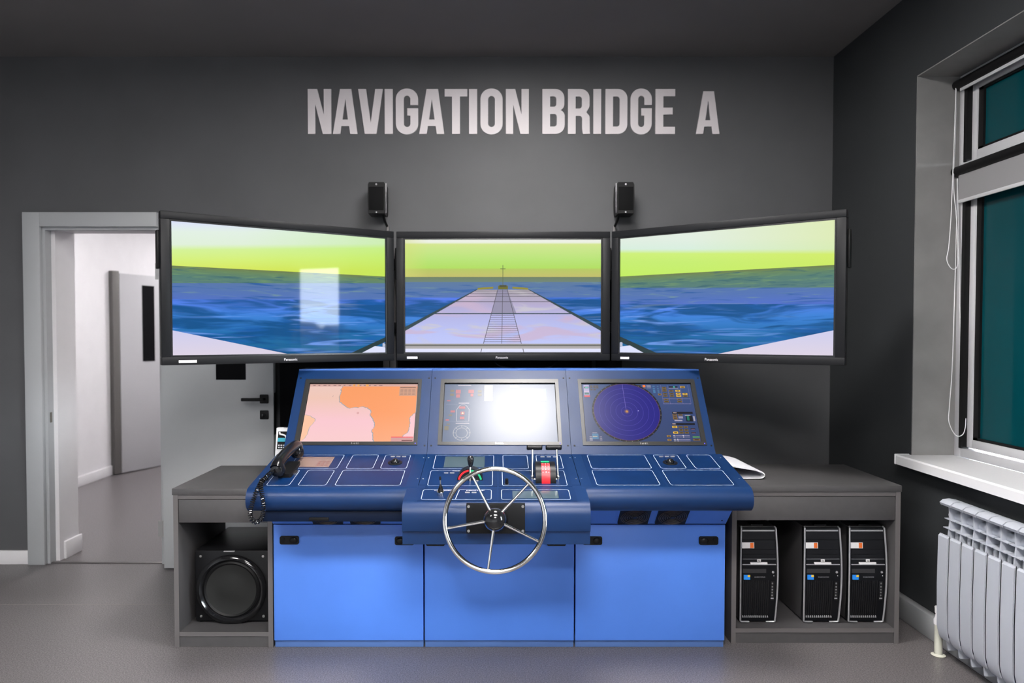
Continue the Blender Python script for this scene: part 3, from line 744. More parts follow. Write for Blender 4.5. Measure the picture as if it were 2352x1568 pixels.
# floor stand carrying the screens, black board behind
st = thing('screen_stand', 'dark upright stand carrying the wide screens behind the console', 'stand', (0.04, 4.15, 0))
for x0, x1, m in ((-0.652, -0.575, M('post_grey', (0.055, 0.05, 0.05, 1), 0.5)), (0.588, 0.735, black_void)):
    g = G().box(x0, x1, 4.14, 4.20, 0.03, 1.95, 0.004); p = g.obj('post', m, st)
    g = G().box(x0 + (x1 - x0) * 0.48, x0 + (x1 - x0) * 0.52, 4.137, 4.14, 0.05, 1.9); g.obj('cable_slot', black_void, p)
g = G().box(-0.72, 0.80, 4.10, 4.30, 0, 0.03, 0.004); g.obj('base_plate', black_matt, st)
for z in (1.50, 1.86):
    g = G().box(-0.75, 0.84, 4.07, 4.14, z - 0.03, z + 0.03, 0.004); g.obj('cross_rail', black_matt, st)
for sgn, (cx0, cy0, ang) in ((-1, (-1.0525, 3.635, al)), (1, (1.1215, 3.619, ar))):
    d = Vector((-math.sin(ang), math.cos(ang), 0))
    p0 = Vector((cx0, cy0, 1.68)) + d * 0.095; p1 = Vector((0.70 * sgn + 0.04, 4.10, 1.68))
    g = G().tube([p0, p0 + d * 0.08, p1], 0.022, 10); g.obj('swing_arm', black_matt, st)
g = G().box(-1.345, 0.60, 4.44, 4.46, 0.0, 1.47, 0.003)
tag(g.obj('backing_board', black_void, org=(-0.3, 4.45, 0)), 'black board leaning on the wall under the left and middle screens', 'board')
cpath = smooth_path([(-0.02, 4.0, 1.36), (0.0, 4.02, 1.30), (0.06, 4.04, 1.272), (0.16, 4.05, 1.262), (0.28, 4.05, 1.268), (0.34, 4.03, 1.30), (0.36, 4.0, 1.36)], 6)
tag(G().tube(cpath, 0.006, 8).obj('screen_cable', black_gloss, org=(0.16, 4.04, 1.262)), 'black cable drooping below the middle wide screen', 'cable')

# ------------------------------------------------------------------ small wall loudspeakers
def speaker(x, mirror, label):
    s = thing('wall_speaker', label, 'speaker', (x, WY, 2.2), group='small black loudspeakers on the wall')
    y0, y1 = WY - 0.17, WY - 0.045
    g = G()
    pts = [(x - 0.053, 2.205), (x - 0.049, 2.192), (x + 0.049, 2.192), (x + 0.053, 2.205), (x + 0.055, 2.29), (x + 0.053, 2.372), (x + 0.046, 2.386), (x - 0.046, 2.386), (x - 0.053, 2.372), (x - 0.055, 2.29)]
    g.prism([(a, y0 + 0.012, b) for a, b in pts], (0, y1 - y0 - 0.012, 0)); g.obj('speaker_body', black_plastic, s)
    g = G().prism([(x + (a - x) * 0.96, y0, 2.289 + (b - 2.289) * 0.97) for a, b in pts], (0, 0.012, 0)); fr = g.obj('front_baffle', black_matt, s)
    g = G().box(x - 0.045, x + 0.045, y0 - 0.004, y0 + 0.002, 2.215, 2.355, 0.003); g.obj('grille', M('speaker_cloth', (0.004, 0.004, 0.0045, 1), 0.8, spec=0.15), fr)
    for zz in (2.370, 2.202):
        g = G().lathe([(0, 0), (0.006, 0), (0.004, 0.003), (0, 0.004)], (x, y0, zz), (0, -1, 0), 12); g.obj('badge', silver, fr)
    sx_ = x + mirror * 0.056
    g = G().box(sx_ - 0.002, sx_ + 0.002, y0 + 0.016, y0 + 0.03, 2.33, 2.38).box(sx_ - 0.001, sx_ + 0.001, y0 + 0.016, y0 + 0.022, 2.2, 2.33); g.obj('side_trim', silver, s)
    g = G().tube(smooth_path([(x + mirror * 0.03, y0 + 0.05, 2.21), (x + mirror * 0.036, y0 + 0.07, 2.17), (x + mirror * 0.042, WY - 0.03, 2.14)], 5), 0.008, 8).cyl((x, y1 - 0.01, 2.29), (x, WY, 2.29), 0.015, 12); g.obj('bracket', black_matt, s)
    g = G().box(x + mirror * 0.045 - 0.008, x + mirror * 0.045 + 0.008, WY - 0.025, WY, 1.95, 2.145, 0.003); g.obj('cable_duct', M('duct_grey', (0.13, 0.125, 0.125, 1), 0.5), s)
    return s
speaker(-0.722, 1, 'small black loudspeaker on the wall above the seam of left and middle screens')
speaker(0.790, -1, 'small black loudspeaker on the wall above the seam of middle and right screens')

# ------------------------------------------------------------------ the console
DB = Vector((0, 3.432, 0.877)); DE = (Vector((0, 3.046, 0.804)) - DB).normalized(); DN = Vector((0, DE.z, -DE.y))
if DN.z < 0: DN = -DN
UB = Vector((0, 3.445, 0.880)); UE = (Vector((0, 3.749, 1.276)) - UB).normalized(); UN = Vector((0, -UE.z, UE.y))
FB = Vector((0, 3.285, 0.582)); FE = (Vector((0, 3.185, 0.677)) - FB).normalized(); FN = Vector((0, -FE.z, FE.y))
if FN.y > 0: FN = -FN
def DK(x, u, h=0.0): return Vector((x, 0, 0)) + DB + DE * u + DN * h
def UPP(x, w, h=0.0): return Vector((x, 0, 0)) + UB + UE * w + UN * h
def FA(x, w, h=0.0): return Vector((x, 0, 0)) + FB + FE * w + FN * h
CXS = [(-1.032, -0.332), (-0.332, 0.368), (0.368, 1.068)]
mon = {}
def loop_on(fn, lp, h): return [fn(a, b, h) for a, b in lp]
def slab(fn, lp, h0, h1, g=None):
    g = g or G()
    a = loop_on(fn, lp, h0); n = fn(0, 0, 1) - fn(0, 0, 0)
    return g.prism(a, n * (h1 - h0))
def ring(fn, x0, x1, y0, y1, r, w, h, g=None):
    g = g or G()
    o = rrect(x0, x1, y0, y1, r, 5); i = rrect(x0 + w, x1 - w, y0 + w, y1 - w, max(r - w, 0.001), 5)
    a = [g.bm.verts.new(p) for p in loop_on(fn, o, h)]; b = [g.bm.verts.new(p) for p in loop_on(fn, i, h)]
    n = len(a); fs = []
    for k in range(n): fs.append(g.bm.faces.new((a[k], a[(k + 1) % n], b[(k + 1) % n], b[k])))
    bmesh.ops.recalc_face_normals(g.bm, faces=fs)
    nn = fn(0, 0, 1) - fn(0, 0, 0)
    if fs[0].normal.dot(nn) < 0: bmesh.ops.reverse_faces(g.bm, faces=fs)
    return g._fin(fs)

INSETS = {
    0: [(-.950, -.726, -.001, .180), (-.687, -.561, -.001, .180), (-.529, -.407, -.001, .180), (-.990, -.888, .197, .379), (-.853, -.730, .197, .379), (-.694, -.410, .197, .379)],
    1: [(-.288, -.007, .003, .183), (.034, .153, .003, .183), (.193, .313, .003, .183), (-.294, -.012, .202, .383), (.029, .311, .202, .383), (-.307, -.016, .421, .529), (.024, .311, .421, .529)],
    2: [(.440, .718, -.001, .180), (.758, .877, -.001, .180), (.917, 1.034, -.001, .180), (.437, .713, .196, .377), (.756, 1.032, .196, .377)],
}
PLATES = {0: [(-1.0, -.712, -.006, .390), (-.708, -.385, -.006, .390)],
          1: [(-.302, .008, -.006, .393), (.014, .330, -.006, .393), (-.322, .006, .408, .540), (.012, .336, .408, .540)],
          2: [(.415, .737, -.006, .390), (.742, 1.048, -.006, .390)]}
LBL = ['left console unit with the orange chart screen and handset', 'middle console unit with the steering wheel and the glare-whitened screen', 'right console unit with the round blue radar screen']
MODS = []
for k, (x0, x1) in enumerate(CXS):
    mdl = thing('console_unit', LBL[k], 'console', ((x0 + x1) / 2, 3.55, 0), group='blue navigation console units')
    MODS.append(mdl)
    e = 0.0015
    g = G().box(x0 + 0.004, x1 - 0.004, 3.297, 3.84, 0, 0.05, 0.002); g.obj('plinth', M('plinth_blue', (0.085, 0.17, 0.42, 1), 0.45), mdl)
    g = G().box(x0 + (e if k == 0 else 0.012), x1 - (e if k == 2 else 0.012), 3.306, 3.86, 0.03, 0.60); g.obj('cabinet_body', blue, mdl)
    g = G().box(x0 + 0.0032, x1 - 0.0032, 3.285, 3.304, 0.036, 0.578, 0.0025); door = g.obj('door', blue, mdl)
    # latches
    lx = {0: [(-.998, -.910, .507, 1), (-.466, -.376, .504, -1)], 1: [(-.322, -.234, .5, 1), (.238, .327, .5, -1)], 2: [(.403, .494, .505, 1), (.942, 1.031, .505, -1)]}[k]
    for a, b, z, sd in lx:
        g = G().prism([(p, 3.2855, q) for p, q in rrect(a, b, z - 0.0195, z + 0.0195, 0.009, 4)], (0, -0.007, 0)); lt = g.obj('latch', black_plastic, door)
        bx_ = b - 0.016 if sd < 0 else a + 0.016
        g = G().prism([(p, 3.2787, q) for p, q in rrect(bx_ - 0.008, bx_ + 0.008, z - 0.011, z + 0.011, 0.004, 3)], (0, -0.004, 0)); g.obj('latch_button', black_matt, door)
        px_ = a + 0.024 if sd < 0 else b - 0.024
        g = G().ball((px_, 3.279, z), 0.019, 0.008, 0.0165, 12); g.obj('finger_pull', black_plastic, door)
    # slanted fascia above the door
    g = G().prismx([(3.286, 0.582), (3.185, 0.677), (3.185, 0.70), (3.44, 0.70), (3.44, 0.582)], x0 + e, x1 - e)
    fas = g.obj('fascia', blue, mdl)
    g = G().box(x0 + e, x1 - e, 3.292, 3.31, 0.574, 0.584); g.obj('shadow_gap', black_matt, mdl)
    # upper housing
    y_off = 0.012
    g = G().prismx([(3.30, 0.69), (3.445 + 0.02, 0.872), (3.749 + 0.012, 1.266), (3.90, 1.266), (3.90, 0.04), (3.86, 0.04), (3.86, 0.69)], x0 + e, x1 - e)
    g.obj('upper_housing', navy, mdl)
    # face panel
    mx0, mx1, mw0, mw1 = [(-.985, -.382, .048, .436), (-.283, .326, .048, .436), (.427, 1.032, .047, .436)][k]
    g = G()
    p0, p1 = x0 + 0.001, x1 - 0.001
    for (a, b, c, d) in ((p0, p1, mw1 - .006, .4985), (p0, p1, -.002, mw0 + .006), (p0, mx0 + .006, mw0 + .006, mw1 - .006), (mx1 - .006, p1, mw0 + .006, mw1 - .006)):
        slab(UPP, [(a, c), (b, c), (b, d), (a, d)], -0.006, 0.0, g)
    bmesh.ops.remove_doubles(g.bm, verts=g.bm.verts, dist=1e-5)
    panel = g.obj('face_panel', navy, mdl, smooth=False)
    g = G().box(x0 + .001, x1 - .001, 3.745, 3.90, 1.268, 1.2775, 0.0012); g.obj('top_cap', M('cap_blue', (0.05, 0.14, 0.45, 1), 0.35), mdl)
    for sx_ in (x0 + .018, x1 - .014):
        for w_ in (.046, .444):
            g = G().lathe([(0, 0), (.0045, 0), (.0045, .0012), (.002, .0018), (0, .001)], UPP(sx_, w_), UN, 10); g.obj('screw', black_matt, panel)
    # monitor
    g = G()
    sx0, sx1, sw0, sw1 = [(-.960, -.403, .068, .409), (-.261, .306, .067, .409), (.447, 1.009, .068, .409)][k]
    for (a, b, c, d) in ((mx0, mx1, sw1 + .004, mw1), (mx0, mx1, mw0, sw0 - .001), (mx0, sx0 - .003, sw0 - .001, sw1 + .004), (sx1 + .003, mx1, sw0 - .001, sw1 + .004)):
        slab(UPP, [(a, c), (b, c), (b, d), (a, d)], -0.012, 0.0035, g)
    mb = g.obj('monitor_bezel', mon_bezel, mdl, smooth=False)
    g = G()
    slab(UPP, [(sx0 - .006, sw0 - .004), (sx1 + .006, sw0 - .004), (sx1 + .006, sw1 + .008), (sx0 - .006, sw1 + .008)], -0.013, -0.006, g)
    g.obj('monitor_inset', black_matt, mb)
    g = G().lathe([(0, 0), (.0028, 0), (.0028, .0006), (0, .0008)], UPP(mx1 - .010, mw0 + .009, .0036), UN, 10); g.obj('power_light', led_blue, mb)
    mon[k] = (mdl, mb, sx0, sx1, sw0, sw1, mx0, mx1, mw0)
    # desk with rolled front edge
    if k != 1:
        q0 = x0 - 0.026 if k == 0 else x0 + 0.001
        q1 = x1 + 0.026 if k == 2 else x1 - 0.001
        prof = [(3.445, 0.8795), (3.432, 0.877)] + [(3.055 + 0.0525 * math.cos(R(t)), 0.7535 + 0.0525 * math.sin(R(t))) for t in range(100, 266, 11)] + [(3.07, 0.699), (3.19, 0.699), (3.20, 0.72), (3.445, 0.80)]
        g = G().prismx(prof, q0, q1)
    else:
        prof = [(3.445, 0.8795), (3.432, 0.877), (3.068, 0.8082), (3.068, 0.70), (3.2, 0.66), (3.445, 0.80)]
        g = G().prismx(prof, x0 + 0.001, x1 - 0.001)
    desk = g.obj('desk_top', navy, mdl)
    if k == 1:
        prof = [(3.066, 0.8078)] + [(2.925 + 0.060 * math.cos(R(t)), 0.7205 + 0.060 * math.sin(R(t))) for t in range(100, 181, 9)] + [(2.866, 0.675), (2.872, 0.660), (2.884, 0.656), (2.884, 0.604), (2.93, 0.600), (3.066, 0.62)]
        g = G().prismx(prof, -0.378, 0.385); fr = g.obj('front_apron', navy, mdl)
        g = G().prismx([(3.066, 0.62), (2.95, 0.61), (2.95, 0.66), (3.3, 0.70), (3.3, 0.60)], x0 + 0.01, x1 - 0.01); g.obj('wheel_housing', navy, mdl)
    if k == 0:
        g = G().box(-1.0, -0.336, 3.045, 3.20, 0.655, 0.70, 0.002); g.obj('keyboard_tray', M('tray_navy', (0.002, 0.008, 0.028, 1), 0.5, spec=0.2), mdl)
        g = G().box(-0.80, -0.715, 3.04, 3.05, 0.66, 0.674, 0.002); g.obj('tray_pull', black_matt, mdl)
    # inset plates, printed outlines, screws
    for (a, b, c, d) in PLATES[k]:
        slab(DK, [(a, c), (b, c), (b, d), (a, d)], 0.0, 0.0012).obj('control_plate', navy_ins, desk, smooth=False)
    for (a, b, c, d) in INSETS[k]:
        ring(DK, a, b, c + .0015, d, .014, .0026, 0.0016).obj('printed_outline', line_white, desk, smooth=False)
    for sx_ in ((x0 + .012 if k else x0 - .008), (x1 - .012 if k < 2 else x1 + .008)):
        for u_ in (.035, .30):
            g = G().lathe([(0, 0), (.004, 0), (.0035, .0016), (0, .002)], DK(sx_, u_, 0.0), DN, 10); g.obj('screw', steel, desk)
    # fans
    if k != 1:
        for a in ((-.838, -.666) if k == 0 else (.563, .735)):
            g = G(); slab(FA, [(a, .015), (a + .136, .015), (a + .136, .150), (a, .150)], -0.002, 0.012, g); fan = g.obj('fan_grille', black_matt, mdl)
            cx_, cw_ = a + .068, .083
            for rr_ in (.014, .024, .034, .044, .054, .062):
                P = [FA(cx_ + rr_ * math.cos(t * math.pi / 16), cw_ + rr_ * math.sin(t * math.pi / 16), .0135) for t in range(32)]
                G().tube(P, .0019, 5, True).obj('ring', bronze_grey, fan)
            g = G()
            for t in range(4):
                aa = t * math.pi / 2 + .5
                g.tube([FA(cx_ + .01 * math.cos(aa), cw_ + .01 * math.sin(aa), .014), FA(cx_ + .062 * math.cos(aa + .35), cw_ + .062 * math.sin(aa + .35), .014)], .002, 5)
            g.cyl(FA(cx_, cw_, .011), FA(cx_, cw_, .0155), .011, 14); g.obj('grille_spokes', black_plastic, fan)
    sxx = x0 + .07 if k == 0 else x1 - .026
    if k != 1:
        g = G().lathe([(0, 0), (.004, 0), (.003, .001), (0, .0012)], FA(sxx, .03), FN, 8); g.obj('screw', black_matt, fas)

# console monitor pictures
def mon_screen(k, polys):
    mdl, mb, sx0, sx1, sw0, sw1, mx0, mx1, mw0 = mon[k]
    g = G(); ml = []
    for pts, m, layer in polys:
        if m not in ml: ml.append(m)
        g.mi = ml.index(m)
        g.poly([UPP(sx0 + u * (sx1 - sx0), sw0 + v * (sw1 - sw0), -0.0055 + 0.0003 * layer) for u, v in pts], pts)
    return g.obj('screen', ml, mb, smooth=False)
def box4(a, b, c, d): return [(a, c), (b, c), (b, d), (a, d)]
ms = lambda *c: scr(c, 'monitor')
def mon_band(name, stops):
    m = scr_band(name, 0, stops)
    b = m.node_tree.nodes['Principled BSDF']; b.inputs['Roughness'].default_value = 0.275; b.inputs['Specular IOR Level'].default_value = 0.34
    return m
def rough_line(pts, amp, n=5, seed=1):
    rnd = random.Random(seed); out = []
    for p, q in zip(pts, pts[1:]):
        for i in range(n):
            t = i / n
            out.append((p[0] + (q[0] - p[0]) * t + (rnd.uniform(-amp, amp) if i else 0), p[1] + (q[1] - p[1]) * t + (rnd.uniform(-amp, amp) if i else 0)))
    out.append(pts[-1]); return out
# chart (coordinates converted from a slanted view: u,v in picture)
sea_pink = mon_band('chart_sea', [(0, (250, 205, 205)), (0.35, (250, 200, 208)), (0.75, (240, 198, 182)), (1, (236, 200, 190))])
land = mon_band('chart_land', [(0, (252, 172, 128)), (0.5, (252, 160, 105)), (1, (250, 158, 100))])
shore = ms(150, 165, 175)
africa = rough_line([(.315, 1), (.300, .93), (.298, .86), (.290, .78), (.297, .70), (.325, .65), (.365, .60), (.395, .575), (.43, .585), (.47, .585), (.515, .605), (.55, .585), (.585, .555), (.598, .52), (.592, .465), (.620, .40), (.637, .335), (.645, .27), (.625, .20), (.640, .10), (.655, 0)], .006, 4, 3)
east = rough_line([(.880, 0), (.90, .10), (.945, .18), (.955, .26), (.950, .36), (.955, .43), (1, .50)], .006, 4, 5)
pch = [(box4(0, 1, 0, 1), sea_pink, 0)]
pch += [([(p[0] - .006, p[1] - .006) for p in africa] + [(p[0] + .005, p[1]) for p in east] + [(1, 1)], shore, 1), (africa + east + [(1, 1)], land, 2)]
bz = rough_line([(0, .455), (.05, .44), (.098, .385), (.10, .345), (.085, .30), (.06, .24), (.055, .13), (.035, .06), (.012, .02), (0, .02)], .004, 3, 8)
pch += [([(0, .46)] + [(p[0] + .004, p[1] + .004) for p in bz], shore, 1), (bz, ms(252, 198, 165), 2)]
pch += [(box4(0, 1, .958, 1), ms(214, 170, 160), 3), (box4(.40, .42, .963, .993), ms(252, 170, 70), 4), (box4(.44, .46, .963, .993), ms(250, 180, 90), 4), (box4(.52, .545, .963, .993), ms(250, 175, 80), 4)]
for i in range(14): pch.append((box4(.03 + i * .047, .03 + i * .047 + random.uniform(.015, .035), .972, .984), ms(140, 110, 110), 4))
pch += [(box4(.835, .995, .79, .955), ms(208, 158, 132), 3), (box4(.84, .985, .938, .948), ms(70, 40, 45), 4)]
for r_ in range(5):
    for c_ in range(4): pch.append((box4(.845 + c_ * .036, .845 + c_ * .036 + .026, .90 - r_ * .022, .908 - r_ * .022), ms(160, 125, 110), 4))
pch += [(box4(.80, .995, .0, .075), ms(214, 158, 155), 3), (box4(.80, .995, .075, .088), ms(245, 70, 90), 4), (box4(.895, .99, .022, .036), ms(80, 25, 30), 4)]
pch += [([(.478 + .012 * math.cos(t * .52), .49 + .02 * math.sin(t * .52)) for t in range(12)], ms(225, 170, 170), 2), ([(.225, .77), (.235, .79), (.232, .80), (.222, .775)], ms(200, 160, 155), 2)]
mon_screen(0, pch)
# conning display, mostly hidden by glare
pcn = [(box4(0, 1, 0, 1), ms(92, 108, 138), 0)]
pcn += [(box4(.36, .435, .70, .98), ms(225, 215, 205), 1), (box4(.595, .67, .94, .985), ms(220, 210, 200), 1), (box4(.68, .92, .70, .92), ms(120, 205, 180), 1)]
for i in range(3): pcn.append((box4(.36, .435, .775 + i * .07, .779 + i * .07), ms(150, 140, 135), 2))
for (a, b, c, d) in ((.10, .145, .83, .90), (.105, .14, .76, .82), (.215, .265, .84, .90), (.235, .26, .78, .83), (.025, .055, .695, .715), (.02, .05, .36, .385), (.06, .10, .50, .535), (.135, .19, .565, .605), (.15, .185, .46, .515), (.145, .185, .385, .43)):
    pcn.append((box4(a, b, c, d), ms(188, 100, 108), 2))
for (a, b, c, d) in ((.05, .085, .86, .90), (.05, .085, .79, .83), (.30, .335, .85, .89), (.30, .335, .79, .83), (.045, .075, .44, .465), (.012, .05, .20, .27), (.03, .06, .29, .31)):
    pcn.append((box4(a, b, c, d), ms(120, 112, 92), 2))
for v in (.64, .345): pcn.append((box4(.02, .24, v, v + .004), ms(140, 150, 175), 2))
for q in (box4(.13, .225, .655, .668), box4(.11, .23, .31, .322), box4(.12, .24, .975, .985)): pcn.append((q, ms(210, 200, 210), 2))
def ringpoly(cu, cv, r0, r1, m, l, n=40, asp=1.63):
    out = []
    for i in range(n):
        a, b = 2 * math.pi * i / n, 2 * math.pi * (i + 1) / n
        out.append(([(cu + r0 * math.cos(a), cv + r0 * asp * math.sin(a)), (cu + r1 * math.cos(a), cv + r1 * asp * math.sin(a)), (cu + r1 * math.cos(b), cv + r1 * asp * math.sin(b)), (cu + r0 * math.cos(b), cv + r0 * asp * math.sin(b))], m, l))
    return out
pcn += ringpoly(.165, .155, .072, .076, ms(190, 190, 195), 2) + ringpoly(.165, .155, .048, .052, ms(190, 190, 195), 2)
for i in range(8):
    a = i * math.pi / 4; pcn.append(([(.165 + .052 * math.cos(a), .155 + .085 * math.sin(a)), (.165 + .072 * math.cos(a - .05), .155 + .117 * math.sin(a - .05)), (.165 + .072 * math.cos(a + .05), .155 + .117 * math.sin(a + .05))], ms(190, 190, 195), 3))
def outline(pts, w, m, l):
    return [seg(p, q, w, m, l) for p, q in zip(pts, pts[1:] + pts[:1])]
pcn += outline([(.115, .35), (.225, .35), (.225, .55), (.20, .62), (.17, .645), (.14, .62), (.115, .55)], .004, ms(200, 196, 205), 2)
pcn += [([(.158, .475), (.178, .475), (.168, .51)], ms(225, 220, 190), 3)]
mon_screen(1, pcn)
# radar
prd = [(box4(0, 1, 0, 1), mon_band('radar_bg', [(0, (48, 66, 108)), (0.5, (52, 70, 118)), (1, (56, 80, 128))]), 0)]
CU, CV, RR = .385, .515, .295
prd += [([(CU + .312 * math.cos(t * math.pi / 32), CV + .312 * 1.65 * math.sin(t * math.pi / 32)) for t in range(64)], ms(18, 18, 24), 1)]
prd += [([(CU + RR * math.cos(t * math.pi / 32), CV + RR * 1.65 * math.sin(t * math.pi / 32)) for t in range(64)], ms(22, 16, 128), 2)]
for i in range(1, 6): prd += ringpoly(CU, CV, RR * i / 6 - .0015, RR * i / 6 + .0015, ms(70, 60, 168), 3, 48, 1.65)
prd += ringpoly(CU, CV, RR - .002, RR + .001, ms(110, 70, 120), 3, 64, 1.65)
prd += [seg((CU - .004, CV), (CU - .012, CV + RR * 1.65), .003, ms(120, 105, 200), 4)]
prd += [([(CU + .026 * (0.75 + .25 * (t % 2)) * math.cos(t * math.pi / 12), CV + .026 * 1.65 * (0.75 + .25 * (t % 2)) * math.sin(t * math.pi / 12)) for t in range(24)], ms(92, 66, 108), 4), ([(CU + .014 * (0.7 + .3 * (t % 2)) * math.cos(t * math.pi / 10), CV + .014 * 1.65 * (0.7 + .3 * (t % 2)) * math.sin(t * math.pi / 10)) for t in range(20)], ms(196, 140, 70), 5)]
prd += [(box4(CU + .10, CU + .108, CV + .005, CV + .017), ms(200, 190, 245), 4)]
for t in range(36):
    a = t * math.pi / 18 + .05
    c_, s_ = math.cos(a), math.sin(a); u_, v_ = CU + .304 * c_, CV + .304 * 1.65 * s_
    prd.append((box4(u_ - .0035, u_ + .0035, v_ - .004, v_ + .004), ms(140, 136, 110), 3))
def btn(a, c, w=.037, h=.030, col=(120, 96, 40), inner=(40, 34, 24)):
    prd.append((box4(a, a + w, c, c + h), ms(*col), 2)); prd.append((box4(a + w * .2, a + w * .8, c + h * .3, c + h * .7), ms(*inner), 3))
hi = (238, 190, 60)
for r_, v in enumerate((.925, .895, .865, .815, .775)): btn(.735, v, .040, .026)
for r_, v in enumerate((.865, .815, .775)):
    btn(.795, v, .040, .028); btn(.855, v, .042, .030, hi)
btn(.905, .93, .042, .035, (200, 155, 50)); btn(.915, .81, .044, .030, hi); btn(.915, .772, .044, .028)
for a in (.735, .855):
    for v in (.715, .675): btn(a, v, .042, .028)
for v in (.66, .75): prd.append((box4(.725, .975, v - .012, v - .009), ms(175, 160, 200), 3))
for u_ in (.725, .787, .902, .975): prd.append((box4(u_, u_ + .0025, .65, .985), ms(120, 112, 160), 3))
prd += [(box4(.80, .88, .935, .962), ms(22, 24, 30), 2), (box4(.84, .855, .94, .96), ms(60, 190, 160), 3), (box4(.795, .885, .925, .93), ms(215, 205, 220), 3)]
prd += [(box4(.56, .585, .945, .985), ms(255, 128, 52), 3), (box4(.505, .545, .965, .988), ms(50, 44, 40), 2)]
for v in (.985, .965, .94): prd.append((box4(.595, .635, v - .012, v - .003), ms(170, 165, 175), 3))
for v in (.97, .93, .90, .88, .86):
    prd.append((box4(.65, .67, v - .018, v), ms(70, 120, 165), 3)); prd.append((box4(.69, .705, v - .018, v), ms(70, 110, 150), 3))
btn(.69, .80, .03, .03, (150, 115, 60))
prd += [(box4(.015, .065, .80, .99), ms(165, 160, 200), 1), (box4(.02, .06, .925, .955), ms(40, 60, 60), 2), (box4(.03, .055, .93, .95), ms(80, 190, 170), 3), (box4(.02, .06, .815, .85), ms(60, 110, 105), 2), (box4(.018, .062, .86, .88), ms(200, 175, 200), 2), (box4(.015, .068, .77, .80), ms(205, 50, 60), 2)]
for a in (.075, .105, .13):
    for v in (.955, .925, .89):
        if not (a > .12 and v < .9): btn(a, v, .022, .022, (95, 80, 50))
for (a, c, w, h, col) in ((.79, .475, .185, .035, (18, 18, 24)), (.80, .487, .03, .016, (215, 190, 190)), (.77, .285, .205, .032, (16, 16, 20)), (.775, .295, .03, .016, (215, 190, 190)), (.905, .345, .06, .10, (14, 16, 20)), (.915, .36, .02, .08, (40, 130, 110)), (.90, .445, .05, .008, (200, 195, 205)), (.80, .35, .07, .02, (170, 165, 185)), (.84, .395, .04, .035, (150, 145, 165)), (.97, .35, .015, .085, (165, 160, 175))):
    prd.append((box4(a, a + w, c, c + h), ms(*col), 3))
for v in (.445, .41, .38): btn(.79, v, .04, .026, (130, 100, 45))
btn(.84, .445, .04, .024)
btn(.77, .235, .044, .034, hi); btn(.77, .14, .044, .034, hi)
for a in (.825, .872):
    for v in (.235, .187, .14): btn(a, v, .036, .03)
for v in (.21, .145): prd.append((box4(.93, .97, v, v + .02), ms(30, 26, 30), 2)); prd.append((box4(.935, .965, v + .002, v + .006), ms(220, 130, 130), 3))
for v in (.105, .08, .042, .016): prd.append((box4(.79, .91, v, v + .006), ms(180, 170, 200), 3)); prd.append((box4(.765, .785, v - .002, v + .01), ms(190, 185, 195), 3))
for (u_, v) in ((.85, .1), (.852, .075), (.797, .038), (.797, .012)): prd.append((box4(u_, u_ + .006, v, v + .016), ms(240, 230, 240), 4))
prd.append((box4(.935, .995, .078, .09), ms(110, 200, 60), 3)); btn(.935, .025, .06, .03, (130, 98, 40))
btn(.71, .085, .034, .028, (170, 130, 50)); btn(.71, .022, .034, .028, (170, 130, 50))
prd.append((box4(.055, .11, .05, .14), ms(66, 120, 160), 2)); prd.append((box4(.06, .10, .09, .10), ms(210, 190, 150), 3)); prd.append((box4(.06, .10, .15, .158), ms(190, 185, 195), 3))
for v in (.08, .055, .03): prd.append((box4(.03, .055, v, v + .012), ms(190, 185, 195), 3)); prd.append((box4(.12, .14, v, v + .012), ms(150, 145, 160), 3))
mon_screen(2, prd)

# small displays, trackballs, buttons on the desk
def button_row(k, xs, u, w=.020, d=.009):
    for x in xs:
        slab(DK, rrect(x, x + w, u, u + d, .003, 3), .0012, .0035).obj('push_button', silver, MODS[k])
slab(DK, [(-.930, .030), (-.768, .030), (-.768, .162), (-.930, .162)], .001, .0024).obj('display', lcd_brown, MODS[0], label='small brownish display')
for i in range(3):
    for j in range(4): slab(DK, [(-.83 + i * .02, .085 + j * .018), (-.817 + i * .02, .085 + j * .018), (-.817 + i * .02, .095 + j * .018), (-.83 + i * .02, .095 + j * .018)], .0024, .0027).obj('display_key', M('key_red', (0.16, 0.06, 0.05, 1), 0.4), MODS[0], smooth=False)
slab(DK, [(-.239, .026), (-.051, .026), (-.051, .167), (-.239, .167)], .001, .0024).obj('display', lcd_grey, MODS[1], label='small grey display')
slab(DK, [(.071, .439), (.262, .439), (.262, .516), (.071, .516)], .001, .0024).obj('display', lcd_grey, MODS[1], label='small grey glossy display')
for k, x in ((0, -.470), (2, .818)):
    g = G().lathe([(.034, 0), (.034, .0022), (.026, .005), (.022, .003)], DK(x, .105, .001), DN, 24); tbk = g.obj('trackball_ring', black_plastic, MODS[k])
    c = DK(x, .105, .003); G().ball(c, .019, n=20).obj('trackball', black_gloss, tbk)
button_row(0, (-.502, -.475, -.448), .022); button_row(1, (.215, .245, .275), .025); button_row(2, (.784, .811, .838), .022)
button_row(1, (-.232, -.205), .232); button_row(1, (-.128, -.100), .452)
slab(DK, [(-.155, .43), (-.152, .43), (-.163, .52), (-.166, .52)], .0012, .0016).obj('printed_line', line_white, MODS[1])
for txt, x, u, s_ in (('THRUSTERS', -.168, .2115, .0105), ('TELEGRAPH', .185, .2115, .0105), ('STEERING SYSTEM', -.085, .434, .0095), ('TILLER CONTROL', -.222, .434, .0095)):
    place_mesh(text_mesh(txt, s_, .0002), 'printed_text', text_white, MODS[1], frame(DK(x, u, .0016), (1, 0, 0), -DE, DN))
